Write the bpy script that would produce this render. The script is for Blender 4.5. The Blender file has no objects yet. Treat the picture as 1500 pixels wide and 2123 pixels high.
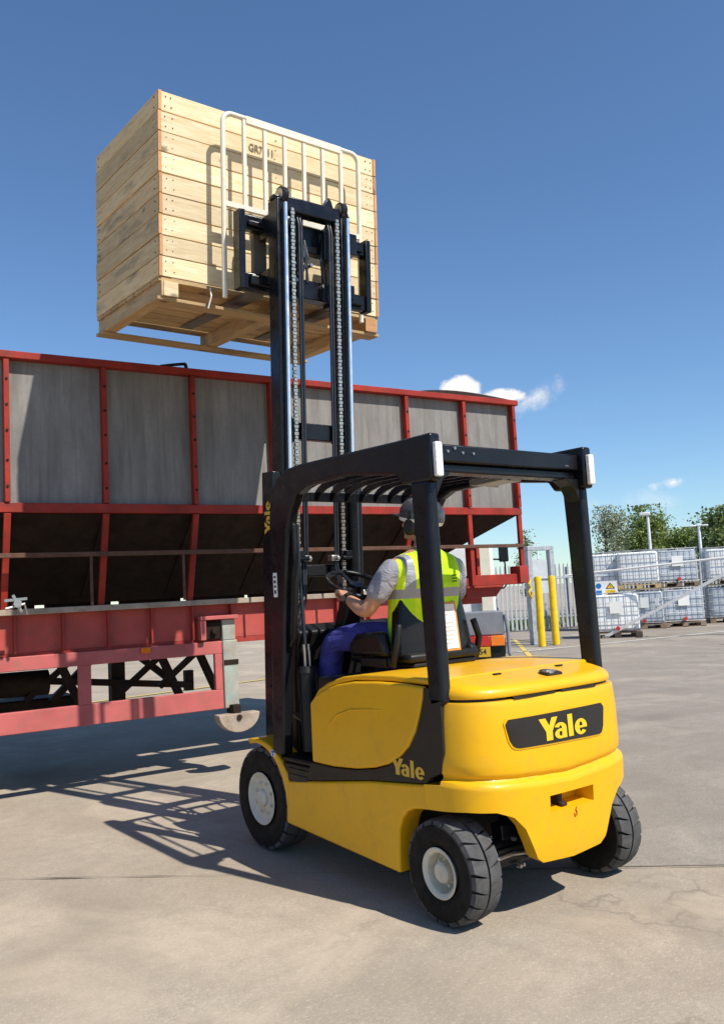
import bpy, bmesh, math, random
from mathutils import Vector, Matrix, noise
random.seed(7)
R = math.radians
scene = bpy.context.scene
COL = scene.collection

# ------------------------------------------------------------------ camera, sky, sun
CAMP = Vector((-3.1384, -2.9734, 1.4735)); YAW, PITCH, ROLL, F = .6448, .0952, -.0528, 1773.2
cd = bpy.data.cameras.new('camera'); cam = bpy.data.objects.new('camera', cd); COL.objects.link(cam)
cd.sensor_width = 36; cd.sensor_fit = 'AUTO'; cd.lens = F / 2123 * 36; cd.clip_start = .05; cd.clip_end = 20000
fw = Vector((math.sin(YAW)*math.cos(PITCH), math.cos(YAW)*math.cos(PITCH), math.sin(PITCH)))
rt = Vector((math.cos(YAW), -math.sin(YAW), 0)); up = rt.cross(fw)
r2 = rt*math.cos(ROLL)+up*math.sin(ROLL); u2 = -rt*math.sin(ROLL)+up*math.cos(ROLL)
M = Matrix((r2, u2, -fw)).transposed().to_4x4(); M.translation = CAMP
cam.matrix_world = M; scene.camera = cam

SAZ, SEL = R(13.8), R(49.8)
TOSUN = Vector((math.sin(SAZ)*math.cos(SEL), -math.cos(SAZ)*math.cos(SEL), math.sin(SEL)))
sd = bpy.data.lights.new('sun', 'SUN'); sd.energy = 5.0; sd.angle = R(.53); sd.color = (1, .95, .87)
sun = bpy.data.objects.new('sun', sd); COL.objects.link(sun)
sun.rotation_euler = (-TOSUN).to_track_quat('-Z', 'Y').to_euler(); sun.location = (3, -8, 14)

scene.view_settings.view_transform = 'Standard'; scene.view_settings.look = 'None'
scene.view_settings.exposure = 0.25; scene.view_settings.gamma = 1
scene.view_settings.use_curve_mapping = False

W = bpy.data.worlds.new('World'); scene.world = W; W.use_nodes = True
nt = W.node_tree; nt.nodes.clear()
def N(t, k, **kw):
    n = t.nodes.new(k)
    for a, b in kw.items(): setattr(n, a, b)
    return n
def math_n(t, op, a, b=None, clamp=False):
    n = N(t, 'ShaderNodeMath', operation=op); n.use_clamp = clamp
    for i, v in enumerate((a, b)):
        if v is None: continue
        if isinstance(v, (int, float)): n.inputs[i].default_value = v
        else: t.links.new(v, n.inputs[i])
    return n.outputs[0]
out = N(nt, 'ShaderNodeOutputWorld')
sky = N(nt, 'ShaderNodeTexSky', sky_type='NISHITA'); sky.sun_disc = False
sky.sun_elevation = SEL; sky.sun_rotation = math.atan2(TOSUN.x, TOSUN.y)
sky.air_density = 1.0; sky.dust_density = .05; sky.ozone_density = 2.2; sky.altitude = 0
hs = N(nt, 'ShaderNodeHueSaturation'); hs.inputs['Saturation'].default_value = 1.0; hs.inputs['Value'].default_value = 1
nt.links.new(sky.outputs[0], hs.inputs['Color'])
bg = N(nt, 'ShaderNodeBackground'); bg.inputs[1].default_value = .08; tint = N(nt, 'ShaderNodeMix', data_type='RGBA', blend_type='MULTIPLY'); tint.inputs[0].default_value = 1; tint.inputs[7].default_value = (1.04, 1.28, 1.5, 1)
nt.links.new(hs.outputs[0], tint.inputs[6]); nt.links.new(tint.outputs[2], bg.inputs[0])
bc = N(nt, 'ShaderNodeBackground'); bc.inputs[0].default_value = (1, .99, .97, 1); bc.inputs[1].default_value = .86
tc = N(nt, 'ShaderNodeTexCoord')
nz = N(nt, 'ShaderNodeTexNoise'); nz.inputs['Scale'].default_value = 26; nz.inputs['Detail'].default_value = 7; nz.inputs['Roughness'].default_value = .62
nt.links.new(tc.outputs['Generated'], nz.inputs['Vector'])
nc = math_n(nt, 'SUBTRACT', nz.outputs['Fac'], .5)
def pixdir(u, v): return (fw + r2*(u-750)/F - u2*(v-1061.5)/F).normalized()
def dotn(vec):
    n = N(nt, 'ShaderNodeVectorMath', operation='DOT_PRODUCT'); nt.links.new(tc.outputs['Generated'], n.inputs[0]); n.inputs[1].default_value = vec
    return n.outputs['Value']
total = None
# small fair weather clouds low over the horizon: centre, half sizes (degrees), tilt, density, edge noise
for (u, v, a, b, tilt, dens, ns) in ((958,808,1.5,1.0,0,3.2,1.3), (1000,828,3.2,.62,0,2.2,2.2), (900,822,2.0,.35,0,1.6,2.6), (1112,822,2.3,.8,30,.62,3.2), (1395,1000,1.0,.35,10,.8,5.0),(640,1110,9,1.2,0,.3,5.0),(1300,1040,6,.7,0,.22,5.0)):
    c = pixdir(u, v); hx = c.cross(Vector((0,0,1))).normalized(); hy = hx.cross(c)
    t_ = R(tilt); ax = hx*math.cos(t_)+hy*math.sin(t_); ay = -hx*math.sin(t_)+hy*math.cos(t_)
    dx = math_n(nt, 'DIVIDE', dotn(ax), R(a)); dy = math_n(nt, 'DIVIDE', dotn(ay), R(b))
    rr = math_n(nt, 'SQRT', math_n(nt, 'ADD', math_n(nt, 'MULTIPLY', dx, dx), math_n(nt, 'MULTIPLY', dy, dy)))
    m = math_n(nt, 'ADD', math_n(nt, 'SUBTRACT', 1.0, rr), math_n(nt, 'MULTIPLY', nc, ns))
    front = math_n(nt, 'GREATER_THAN', dotn(c), .5)
    m = math_n(nt, 'MULTIPLY', math_n(nt, 'MULTIPLY', m, dens, True), front)
    total = m if total is None else math_n(nt, 'MAXIMUM', total, m)
sm = N(nt, 'ShaderNodeMapRange', interpolation_type='SMOOTHSTEP'); nt.links.new(total, sm.inputs[0])
mx = N(nt, 'ShaderNodeMixShader'); nt.links.new(sm.outputs[0], mx.inputs[0]); nt.links.new(bg.outputs[0], mx.inputs[1]); nt.links.new(bc.outputs[0], mx.inputs[2])
nt.links.new(mx.outputs[0], out.inputs[0])

# ------------------------------------------------------------------ materials
def ramp(t, src, stops):
    r = N(t, 'ShaderNodeValToRGB'); t.links.new(src, r.inputs[0]); e = r.color_ramp.elements
    while len(e) < len(stops): e.new(.5)
    for el, (p, c) in zip(e, stops):
        el.position = p; el.color = (c, c, c, 1) if isinstance(c, (int, float)) else (*c, 1)
    return r.outputs[0]
def mixc(t, fac, a, b, mode='MIX'):
    n = N(t, 'ShaderNodeMix', data_type='RGBA', blend_type=mode)
    for i, v in ((0, fac), (6, a), (7, b)):
        if isinstance(v, (int, float)): n.inputs[i].default_value = v
        elif isinstance(v, tuple): n.inputs[i].default_value = (*v, 1)
        else: t.links.new(v, n.inputs[i])
    return n.outputs[2]
def tex(t, vec, scale, detail=4, rough=.55, dist=0):
    n = N(t, 'ShaderNodeTexNoise'); n.inputs['Scale'].default_value = scale; n.inputs['Detail'].default_value = detail
    n.inputs['Roughness'].default_value = rough; n.inputs['Distortion'].default_value = dist; t.links.new(vec, n.inputs['Vector'])
    return n.outputs['Fac']
def mapping(t, vec, sc=(1,1,1), rot=(0,0,0)):
    m = N(t, 'ShaderNodeMapping'); m.inputs['Scale'].default_value = sc; m.inputs['Rotation'].default_value = rot; t.links.new(vec, m.inputs['Vector']); return m.outputs[0]
def base(name):
    m = bpy.data.materials.new(name); m.use_nodes = True; t = m.node_tree
    b = t.nodes['Principled BSDF']; c = N(t, 'ShaderNodeTexCoord'); return m, t, b, c.outputs['Object']
def bump(t, b, h, strength, dist=.01):
    n = N(t, 'ShaderNodeBump'); n.inputs['Strength'].default_value = strength; n.inputs['Distance'].default_value = dist
    t.links.new(h, n.inputs['Height']); t.links.new(n.outputs[0], b.inputs['Normal'])
def pm(name, col, rough=.5, metal=0, var=.15, scale=6, bmp=0, dirt=None, dirt_amt=.5, coat=0, spec=None, dirt_scale=9, rvar=.1):
    """painted / plastic / metal surface with uneven tone, roughness and dirt patches"""
    m, t, b, v = base(name)
    n = tex(t, v, scale, 6); lo = tuple(c*(1-var) for c in col); hi = tuple(min(1, c*(1+var)) for c in col)
    c = mixc(t, ramp(t, n, ((.3, 0.), (.7, 1.))), lo, hi)
    if dirt:
        d = tex(t, v, dirt_scale, 9, .68, .6); c = mixc(t, ramp(t, d, ((.5, 0.), (.72, dirt_amt))), c, dirt)
    t.links.new(c, b.inputs['Base Color'])
    t.links.new(ramp(t, tex(t, v, scale*2.3, 5), ((.3, max(0, rough-rvar)), (.7, min(1, rough+rvar)))), b.inputs['Roughness'])
    b.inputs['Metallic'].default_value = metal; b.inputs['Coat Weight'].default_value = coat; b.inputs['Coat Roughness'].default_value = .08
    b.inputs['Specular IOR Level'].default_value = (.5 if rough < .45 else .18) if spec is None else spec
    if bmp: bump(t, b, tex(t, v, scale*9, 4), bmp, .004)
    return m
YEL = pm('yellow paint', (.79, .41, .003), .40, var=.04, scale=3, dirt=(.38,.22,.06), dirt_amt=.22, coat=.14, spec=.35, dirt_scale=11, rvar=.06)
BLK = pm('black paint', (.008, .008, .010), .30, var=.3, dirt=(.02,.02,.021), dirt_amt=.2, spec=.3, rvar=.12)
BLKM = pm('black mast paint', (.007, .0075, .010), .26, var=.3, dirt=(.014,.014,.015), dirt_amt=.2, spec=.32, rvar=.12)
PLA = pm('black plastic', (.010, .0095, .009), .42, var=.25, dirt=(.02,.019,.018), dirt_amt=.3, bmp=.08, spec=.3)
VIN = pm('black vinyl', (.009, .008, .007), .34, var=.2, scale=9, dirt=(.022,.019,.016), dirt_amt=.2, spec=.3)
SWO = pm('brown black decal', (.035, .028, .02), .45, var=.15)
GLS = pm('glossy black panel', (.01, .01, .01), .14, var=.2, coat=.5)
RUB = pm('tyre rubber', (.010, .0095, .009), .7, var=.3, scale=14, dirt=(.035,.032,.028), dirt_amt=.4, bmp=.3, dirt_scale=14)
TRD = pm('dusty tread rubber', (.075, .074, .073), .85, var=.25, scale=20, dirt=(.17,.16,.145), dirt_amt=.5, bmp=.35)
RIM = pm('cream wheel paint', (.62, .58, .47), .45, var=.08, dirt=(.25,.2,.13), dirt_amt=.4)
CRM = pm('cream paint', (.74, .68, .54), .42, var=.05, dirt=(.4,.33,.22), dirt_amt=.3)
CHR = pm('chromed steel', (.95, .93, .90), .34, 1, var=.05)
STL = pm('bare steel', (.42, .40, .37), .38, .9, var=.2)
CHN = pm('oiled chain steel', (.50, .46, .38), .34, .85, var=.3, scale=60)
FRK = pm('grey fork steel', (.15, .13, .105), .55, .2, var=.25, dirt=(.2,.13,.07), dirt_amt=.5)
HOS = pm('hose rubber', (.02, .022, .028), .3, var=.2)
RED = pm('red chassis paint', (.32, .04, .03), .5, var=.22, scale=4, dirt=(.13,.055,.04), dirt_amt=.7, bmp=.1)
PNK = pm('faded red paint', (.46, .115, .105), .6, var=.15, scale=4, dirt=(.30,.13,.10), dirt_amt=.6, bmp=.1)
REDB = pm('bright red paint', (.29, .030, .02), .55, var=.25, scale=4, dirt=(.14,.04,.028), dirt_amt=.8, bmp=.08)
WEB = pm('shade-darkened dirty red paint', (.42, .078, .062), .65, var=.15, scale=4, dirt=(.24,.08,.06), dirt_amt=.6, bmp=.1)  # guard's faded red deepened: the web's shade is put into the colour
RST = pm('rusty steel', (.12, .06, .04), .75, var=.3, scale=9, dirt=(.05,.03,.025), dirt_amt=.7, bmp=.25)
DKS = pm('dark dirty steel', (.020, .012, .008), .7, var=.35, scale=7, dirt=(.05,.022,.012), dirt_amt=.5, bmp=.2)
TAN = pm('worn bare flange', (.36, .29, .22), .65, var=.2, scale=6, dirt=(.16,.10,.07), dirt_amt=.7)
GRYP = pm('grey plastic', (.20, .21, .23), .4, var=.1, dirt=(.3,.28,.25), dirt_amt=.3)
WHT = pm('white paint', (.74, .73, .70), .45, var=.06, dirt=(.4,.36,.3), dirt_amt=.35)
GAL = pm('galvanised steel', (.40, .42, .44), .5, .35, var=.2, scale=10, dirt=(.25,.25,.24), dirt_amt=.4)
FEN = pm('grey fence paint', (.42, .44, .46), .6, .1, var=.15, scale=4)
BYL = pm('yellow bollard paint', (.76, .50, .015), .5, var=.1, dirt=(.3,.2,.08), dirt_amt=.5, dirt_scale=4)
TNK = pm('milky plastic tank', (.86, .86, .84), .4, var=.1, scale=2.5, dirt=(.58,.6,.6), dirt_amt=.5, dirt_scale=2)
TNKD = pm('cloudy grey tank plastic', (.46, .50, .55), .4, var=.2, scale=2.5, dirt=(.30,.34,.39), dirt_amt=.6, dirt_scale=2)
AMB = pm('amber lens', (.80, .20, .01), .15, var=.1, coat=.6)
RDL = pm('red lens', (.50, .02, .015), .15, var=.1, coat=.6)
CLR = pm('clear lens', (.80, .78, .74), .2, var=.25, scale=70, coat=.6, bmp=.6)
PAP = pm('white paper label', (.78, .77, .73), .6, var=.04)
YTX = pm('yellow lettering', (.78, .50, .015), .4, var=.04)
GTX = pm('gold lettering', (.66, .42, .06), .45, var=.04)
DTX = pm('dark print', (.03, .03, .035), .6, var=.1)
BTX = pm('blue print', (.02, .16, .45), .5, var=.05)
RTX = pm('red print', (.6, .04, .02), .5, var=.05)
PYL = pm('number plate yellow', (.62, .38, .03), .45, var=.1, dirt=(.2,.13,.05), dirt_amt=.6, dirt_scale=30)
ORG = pm('orange card', (.62, .28, .06), .5, var=.1)
SKN = pm('skin', (.46, .24, .15), .5, var=.12, scale=18, bmp=.05); SKN.node_tree.nodes['Principled BSDF'].inputs['Subsurface Weight'].default_value = .08
TSH = pm('grey marl cloth', (.27, .27, .30), .9, var=.12, scale=30, bmp=.25)
TRO = pm('blue workwear cloth', (.05, .05, .23), .85, var=.2, scale=14, bmp=.3)
def folds(m, sc, st):
    t = m.node_tree; b = t.nodes['Principled BSDF']; c = N(t, 'ShaderNodeTexCoord')
    bump(t, b, tex(t, mapping(t, c.outputs['Object'], (1, .6, 1.5)), sc, 3, .5, 1.2), st, .05)
folds(TRO, 9, .6); folds(TSH, 11, .45)
BOO = pm('boot leather', (.02, .017, .014), .55, var=.2)
HEL = pm('grey helmet shell', (.05, .052, .062), .3, var=.08, coat=.3)
HAI = pm('dark hair', (.03, .022, .015), .7, var=.3, scale=60, bmp=.4)
BRK = pm('tree bark', (.13, .10, .075), .9, var=.3, scale=8, bmp=.5)
SHT = pm('pale grey sheet metal', (.50, .53, .54), .5, .2, var=.08)
GLA = pm('dark window glass', (.03, .04, .045), .06, var=.1, coat=.4)
LPT = pm('white road paint', (.62, .60, .55), .75, var=.15, scale=10, dirt=(.36,.33,.28), dirt_amt=.8, dirt_scale=6)
YPT = pm('yellow road paint', (.62, .46, .12), .75, var=.15, scale=10, dirt=(.36,.32,.25), dirt_amt=.8, dirt_scale=6)
JNT = pm('joint filler', (.12, .105, .09), .95, var=.4, scale=3, dirt=(.28,.25,.21), dirt_amt=.9, dirt_scale=2)

def make_vest():
    m, t, b, v = base('high visibility cloth')
    s = N(t, 'ShaderNodeSeparateXYZ'); t.links.new(v, s.inputs[0]); x, y, z = s.outputs
    def band(o, lo, hi): return math_n(t, 'MULTIPLY', math_n(t, 'GREATER_THAN', o, lo), math_n(t, 'LESS_THAN', o, hi))
    ax = math_n(t, 'ABSOLUTE', x)
    fold = tex(t, v, 9, 4)
    lime = mixc(t, ramp(t, fold, ((.35, 0.), (.7, 1.))), (.38,.72,.006), (.52,.88,.012))
    m1 = math_n(t, 'MAXIMUM', math_n(t, 'MULTIPLY', band(ax, .160, .212), math_n(t, 'GREATER_THAN', z, 1.44)), band(z, 1.435, 1.485))
    yel = math_n(t, 'MAXIMUM', band(ax, .137, .160), band(ax, .212, .238))
    c = mixc(t, math_n(t, 'MULTIPLY', yel, .55), lime, (.72,.86,.02)); c = mixc(t, m1, c, (.30,.31,.33))
    t.links.new(c, b.inputs['Base Color']); t.links.new(math_n(t, 'SUBTRACT', .9, math_n(t, 'MULTIPLY', m1, .45)), b.inputs['Roughness'])
    bump(t, b, tex(t, v, 11, 3, .5, .8), .5, .03)
    return m
VES = make_vest()

def make_wood(name, dark, light, grey, amt=.35):
    m, t, b, v = base(name)
    oi = N(t, 'ShaderNodeObjectInfo'); off = N(t, 'ShaderNodeVectorMath', operation='ADD'); t.links.new(v, off.inputs[0])
    cmb = N(t, 'ShaderNodeCombineXYZ')
    for i in range(3): t.links.new(math_n(t, 'MULTIPLY', oi.outputs['Random'], 37.0+11*i), cmb.inputs[i])
    t.links.new(cmb.outputs[0], off.inputs[1]); v = off.outputs[0]
    g = tex(t, mapping(t, v, (1.3, 16, 16)), 3.0, 7, .6, 1.4)
    c = mixc(t, ramp(t, g, ((.28, 0.), (.62, 1.))), dark, light)
    vo = N(t, 'ShaderNodeTexVoronoi'); vo.inputs['Scale'].default_value = 3.2; t.links.new(mapping(t, v, (1, 1.5, 1.5)), vo.inputs['Vector'])
    c = mixc(t, ramp(t, vo.outputs['Distance'], ((.06, .9), (.14, 0.))), c, tuple(k*.36 for k in dark))
    w = tex(t, mapping(t, v, (.8, 3, 3)), 2.2, 6, .6)
    c = mixc(t, ramp(t, w, ((.55, 0.), (.72, amt))), c, grey)
    hsv = N(t, 'ShaderNodeHueSaturation'); t.links.new(c, hsv.inputs['Color'])
    t.links.new(math_n(t, 'ADD', math_n(t, 'MULTIPLY', oi.outputs['Random'], .34), .80), hsv.inputs['Value'])
    t.links.new(hsv.outputs[0], b.inputs['Base Color']); b.inputs['Roughness'].default_value = .75
    bump(t, b, g, .25, .004)
    return m
WOOD = make_wood('fresh pine planks', (.66, .47, .235), (.80, .66, .42), (.50, .38, .22), .35)
WODS = make_wood('weathered pine planks', (.58, .37, .155), (.78, .57, .29), (.20, .15, .09), .85)
WODP = make_wood('old pallet timber', (.16, .11, .07), (.27, .20, .14), (.15, .13, .11), .5)
WODU = make_wood('shaded deck boards', (.36, .22, .09), (.56, .38, .18), (.15, .11, .07), .8)  # stain plus the underside's warm bounce light put into the wood colour
ENDG = make_wood('orange end grain', (.50, .24, .09), (.60, .31, .13), (.4, .22, .1), .2)

def make_concrete(name, tint, k=1.0):
    m, t, b, v = base(name)
    big = tex(t, v, .22, 5, .6, .4); mid = tex(t, v, 1.3, 7, .62, .7); fine = tex(t, v, 9, 7, .7); grit = tex(t, v, 75, 3, .7)
    c = mixc(t, ramp(t, big, ((.3, 0.), (.7, 1.))), tuple(x*.84 for x in tint), tint)
    c = mixc(t, ramp(t, mid, ((.36, .9), (.6, 0.))), c, tuple(x*y for x, y in zip(tint, (.70,.68,.65))))
    c = mixc(t, ramp(t, mid, ((.58, 0.), (.78, .7))), c, tuple(min(1, x*y) for x, y in zip(tint, (1.2,1.17,1.08))))
    streak = tex(t, mapping(t, v, (.35, 3.6, 1), (0, 0, R(34))), 1.4, 6, .6, .5)
    c = mixc(t, ramp(t, streak, ((.52, 0.), (.74, .6))), c, tuple(x*.68 for x in tint))
    scuff = tex(t, mapping(t, v, (4.5, .5, 1), (0, 0, R(-14))), 1.1, 5, .6, .8)
    c = mixc(t, ramp(t, scuff, ((.58, 0.), (.74, .5))), c, tuple(x*.62 for x in tint))
    c = mixc(t, ramp(t, fine, ((.3, .75), (.54, 0.))), c, tuple(x*.62 for x in tint))
    spot = N(t, 'ShaderNodeTexVoronoi'); spot.inputs['Scale'].default_value = 2.1; t.links.new(mapping(t, v, (1, 1.7, 1)), spot.inputs['Vector'])
    sp = math_n(t, 'MULTIPLY', ramp(t, spot.outputs['Distance'], ((.02, 1.), (.14, 0.))), ramp(t, tex(t, v, 3.1, 4), ((.5, 0.), (.66, .75))))
    c = mixc(t, sp, c, tuple(x*.42 for x in tint))
    pit = N(t, 'ShaderNodeTexVoronoi'); pit.inputs['Scale'].default_value = 26; t.links.new(v, pit.inputs['Vector'])
    c = mixc(t, math_n(t, 'MULTIPLY', ramp(t, pit.outputs['Distance'], ((.06, .8), (.16, 0.))), ramp(t, fine, ((.5, 0.), (.6, 1.)))), c, tuple(x*.5 for x in tint))
    pink = tex(t, v, .8, 3); c = mixc(t, ramp(t, pink, ((.66, 0.), (.78, .25))), c, (tint[0]*1.05, tint[1]*.82, tint[2]*.76))
    c = mixc(t, ramp(t, grit, ((.35, .55), (.6, 0.))), c, tuple(x*.6 for x in tint)); gr3 = tex(t, mapping(t, v, (1, 1.6, 1), (0, 0, R(35))), 42, 5, .75); c = mixc(t, ramp(t, gr3, ((.30, .75), (.47, 0.))), c, tuple(x*.62 for x in tint)); c = mixc(t, ramp(t, gr3, ((.54, 0.), (.72, .7))), c, tuple(min(1, x*1.28) for x in tint)); gr2 = tex(t, v, 190, 2, .8); c = mixc(t, ramp(t, gr2, ((.36, .55), (.5, 0.))), c, tuple(x*.55 for x in tint)); c = mixc(t, ramp(t, gr2, ((.56, 0.), (.7, .5))), c, tuple(min(1, x*1.35) for x in tint))
    # hairline cracks, tyre arcs and oil spots
    wv = N(t, 'ShaderNodeVectorMath', operation='ADD'); t.links.new(v, wv.inputs[0]); nzc = N(t, 'ShaderNodeTexNoise'); nzc.inputs['Scale'].default_value = 1.7; nzc.inputs['Detail'].default_value = 6; t.links.new(v, nzc.inputs['Vector'])
    sc_n = N(t, 'ShaderNodeVectorMath', operation='SCALE'); sc_n.inputs['Scale'].default_value = .9; t.links.new(nzc.outputs['Color'], sc_n.inputs[0]); t.links.new(sc_n.outputs[0], wv.inputs[1])
    ck = N(t, 'ShaderNodeTexVoronoi', feature='DISTANCE_TO_EDGE'); ck.inputs['Scale'].default_value = .42; t.links.new(wv.outputs[0], ck.inputs['Vector'])
    cm = math_n(t, 'MULTIPLY', ramp(t, ck.outputs['Distance'], ((.0, 1.), (.006, 0.))), ramp(t, tex(t, v, .55, 3), ((.50, 0.), (.60, .55))))
    c = mixc(t, cm, c, tuple(x*.32 for x in tint))
    for (cx_, cy_, sc2, amt) in ((3.5, -7.5, 1.25, .30), (-7.0, 2.5, 1.6, .26), (6.0, 3.0, 1.0, .28)):
        mp = N(t, 'ShaderNodeMapping'); mp.inputs['Location'].default_value = (-cx_, -cy_, 0); t.links.new(v, mp.inputs['Vector'])
        wt = N(t, 'ShaderNodeTexWave', wave_type='RINGS', rings_direction='Z'); wt.inputs['Scale'].default_value = sc2*.16; wt.inputs['Distortion'].default_value = 1.4; wt.inputs['Detail'].default_value = 4; wt.inputs['Detail Scale'].default_value = 2.2; t.links.new(mp.outputs[0], wt.inputs['Vector'])
        am = math_n(t, 'MULTIPLY', ramp(t, wt.outputs['Fac'], ((.80, 0.), (.95, 1.))), ramp(t, tex(t, v, .5, 4), ((.45, 0.), (.62, amt))))
        c = mixc(t, am, c, tuple(x*.52 for x in tint))
    oil = tex(t, v, 1.05, 6, .55, .3); c = mixc(t, ramp(t, oil, ((.68, 0.), (.74, .45))), c, tuple(x*.5 for x in tint))
    dust = tex(t, v, .6, 6, .6, .9); c = mixc(t, ramp(t, dust, ((.52, 0.), (.7, .55))), c, tuple(min(1, x*y) for x, y in zip(tint, (1.22,1.2,1.14))))
    t.links.new(c, b.inputs['Base Color']); b.inputs['Roughness'].default_value = .9; b.inputs['Specular IOR Level'].default_value = .12
    h = math_n(t, 'ADD', math_n(t, 'MULTIPLY', fine, .6), math_n(t, 'MULTIPLY', grit, .5)); bump(t, b, h, .35, .006)
    return m
CON = make_concrete('worn concrete', (.475, .40, .31))
CON2 = make_concrete('greyer concrete', (.37, .325, .27))
def make_panel():
    m, t, b, v = base('stained grey panel')
    a = tex(t, mapping(t, v, (3, 3, .7)), 2.2, 7, .62, .3); f = tex(t, v, 26, 5, .7); s = tex(t, mapping(t, v, (16, 16, .8)), 1.5, 5, .6)
    c = mixc(t, ramp(t, a, ((.3, 0.), (.7, 1.))), (.175,.163,.15), (.275,.26,.24))
    c = mixc(t, ramp(t, s, ((.5, 0.), (.75, .75))), c, (.14,.12,.105)); c = mixc(t, ramp(t, f, ((.3, .35), (.5, 0.))), c, (.16,.15,.14))
    t.links.new(c, b.inputs['Base Color']); b.inputs['Roughness'].default_value = .85; b.inputs['Specular IOR Level'].default_value = .1; bump(t, b, f, .15, .004)
    return m
PAN = make_panel()
def make_leaf(name, a, bcol):
    m, t, b, v = base(name)
    c = mixc(t, ramp(t, tex(t, v, 1.6, 3), ((.35, 0.), (.65, 1.))), a, bcol)
    c = mixc(t, ramp(t, tex(t, v, 17, 2), ((.4, 0.), (.6, .4))), c, tuple(x*1.5 for x in bcol))  # brighter spots: highlights painted into the leaf colour
    t.links.new(c, b.inputs['Base Color']); b.inputs['Roughness'].default_value = .55
    tr = N(t, 'ShaderNodeBsdfTranslucent'); t.links.new(c, tr.inputs[0]); ms = N(t, 'ShaderNodeMixShader'); ms.inputs[0].default_value = .3
    o = t.nodes['Material Output']; t.links.new(b.outputs[0], ms.inputs[1]); t.links.new(tr.outputs[0], ms.inputs[2]); t.links.new(ms.outputs[0], o.inputs[0])
    return m
LF1 = make_leaf('mid green leaves', (.10, .155, .03), (.20, .26, .06))
LF2 = make_leaf('pale willow leaves', (.15, .18, .10), (.28, .31, .19))
LF3 = make_leaf('dark leaves', (.08, .125, .035), (.16, .21, .06))
GRS = make_leaf('rough grass', (.07, .12, .02), (.14, .19, .04))

# ------------------------------------------------------------------ mesh helpers
def bx(bm, x0, x1, y0, y1, z0, z1, mat=None):
    vs = [bm.verts.new(p) for p in ((x0,y0,z0),(x1,y0,z0),(x1,y1,z0),(x0,y1,z0),(x0,y0,z1),(x1,y0,z1),(x1,y1,z1),(x0,y1,z1))]
    if mat is not None:
        for v in vs: v.co = mat @ v.co
    for f in ((3,2,1,0),(4,5,6,7),(0,1,5,4),(1,2,6,5),(2,3,7,6),(3,0,4,7)): bm.faces.new([vs[i] for i in f])
    return vs
def bar(bm, a, b, w, h=None, upv=(0,0,1)):
    """square bar from a to b"""
    a, b = Vector(a), Vector(b); h = h or w; d = (b-a).normalized(); u = Vector(upv)
    if abs(d.dot(u)) > .98: u = Vector((0,1,0))
    s = d.cross(u).normalized(); u = s.cross(d)
    vs = [bm.verts.new(p + s*i*w/2 + u*j*h/2) for p in (a, b) for i, j in ((-1,-1),(1,-1),(1,1),(-1,1))]
    for f in ((0,1,2,3),(7,6,5,4),(0,4,5,1),(1,5,6,2),(2,6,7,3),(3,7,4,0)): bm.faces.new([vs[i] for i in f])
def tube(bm, pts, r, n=8, caps=True):
    pts = [Vector(p) for p in pts]; rs = r if isinstance(r, (list, tuple)) else [r]*len(pts); rings = []
    t0 = (pts[1]-pts[0]).normalized(); nrm = t0.orthogonal().normalized()
    for i, p in enumerate(pts):
        t = (pts[min(i+1, len(pts)-1)]-pts[max(i-1, 0)]).normalized()
        nrm = (nrm - t*nrm.dot(t)).normalized(); bn = t.cross(nrm)
        rings.append([bm.verts.new(p + (nrm*math.cos(2*math.pi*k/n)+bn*math.sin(2*math.pi*k/n))*rs[i]) for k in range(n)])
    for a, b in zip(rings, rings[1:]):
        for k in range(n): bm.faces.new((a[k], a[(k+1) % n], b[(k+1) % n], b[k]))
    if caps: bm.faces.new(rings[0][::-1]); bm.faces.new(rings[-1])
def prism(bm, pts, a, b, plane='yz'):
    """polygon in a plane, extruded from a to b along the third axis"""
    def P(p, d): return {'yz': (d, p[0], p[1]), 'xz': (p[0], d, p[1]), 'xy': (p[0], p[1], d)}[plane]
    va = [bm.verts.new(P(p, a)) for p in pts]; vb = [bm.verts.new(P(p, b)) for p in pts]; n = len(pts)
    bm.faces.new(va[::-1]); bm.faces.new(vb)
    for i in range(n): bm.faces.new((va[i], va[(i+1) % n], vb[(i+1) % n], vb[i]))
def lathe(bm, prof, n=40, axis='x', c=(0,0,0), cap0=True, cap1=True):
    """profile of (along, radius) spun about an axis through c"""
    c = Vector(c); rings = []
    for (h, r) in prof:
        ring = []
        for k in range(n):
            a = 2*math.pi*k/n; p = (h, r*math.cos(a), r*math.sin(a))
            p = {'x': p, 'y': (p[1], p[0], p[2]), 'z': (p[1], p[2], p[0])}[axis]
            ring.append(bm.verts.new(c+Vector(p)))
        rings.append(ring)
    for a, b in zip(rings, rings[1:]):
        for k in range(n): bm.faces.new((a[k], a[(k+1) % n], b[(k+1) % n], b[k]))
    if cap0: bm.faces.new(rings[0][::-1])
    if cap1: bm.faces.new(rings[-1])
def mesh_of(name, bm, mat, smooth=30):
    bmesh.ops.recalc_face_normals(bm, faces=bm.faces)
    me = bpy.data.meshes.new(name); bm.to_mesh(me); bm.free()
    if mat: me.materials.append(mat)
    if smooth:
        me.polygons.foreach_set('use_smooth', [True]*len(me.polygons)); me.set_sharp_from_angle(angle=R(smooth))
    return me
def link(name, me, parent=None, loc=(0,0,0), rot=(0,0,0), bevel=0, seg=2):
    o = bpy.data.objects.new(name, me); COL.objects.link(o); o.location = loc; o.rotation_euler = rot
    if parent: o.parent = parent
    if bevel:
        b = o.modifiers.new('bevel', 'BEVEL'); b.width = bevel; b.segments = seg; b.limit_method = 'ANGLE'; b.angle_limit = R(35); b.harden_normals = False
    return o
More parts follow.
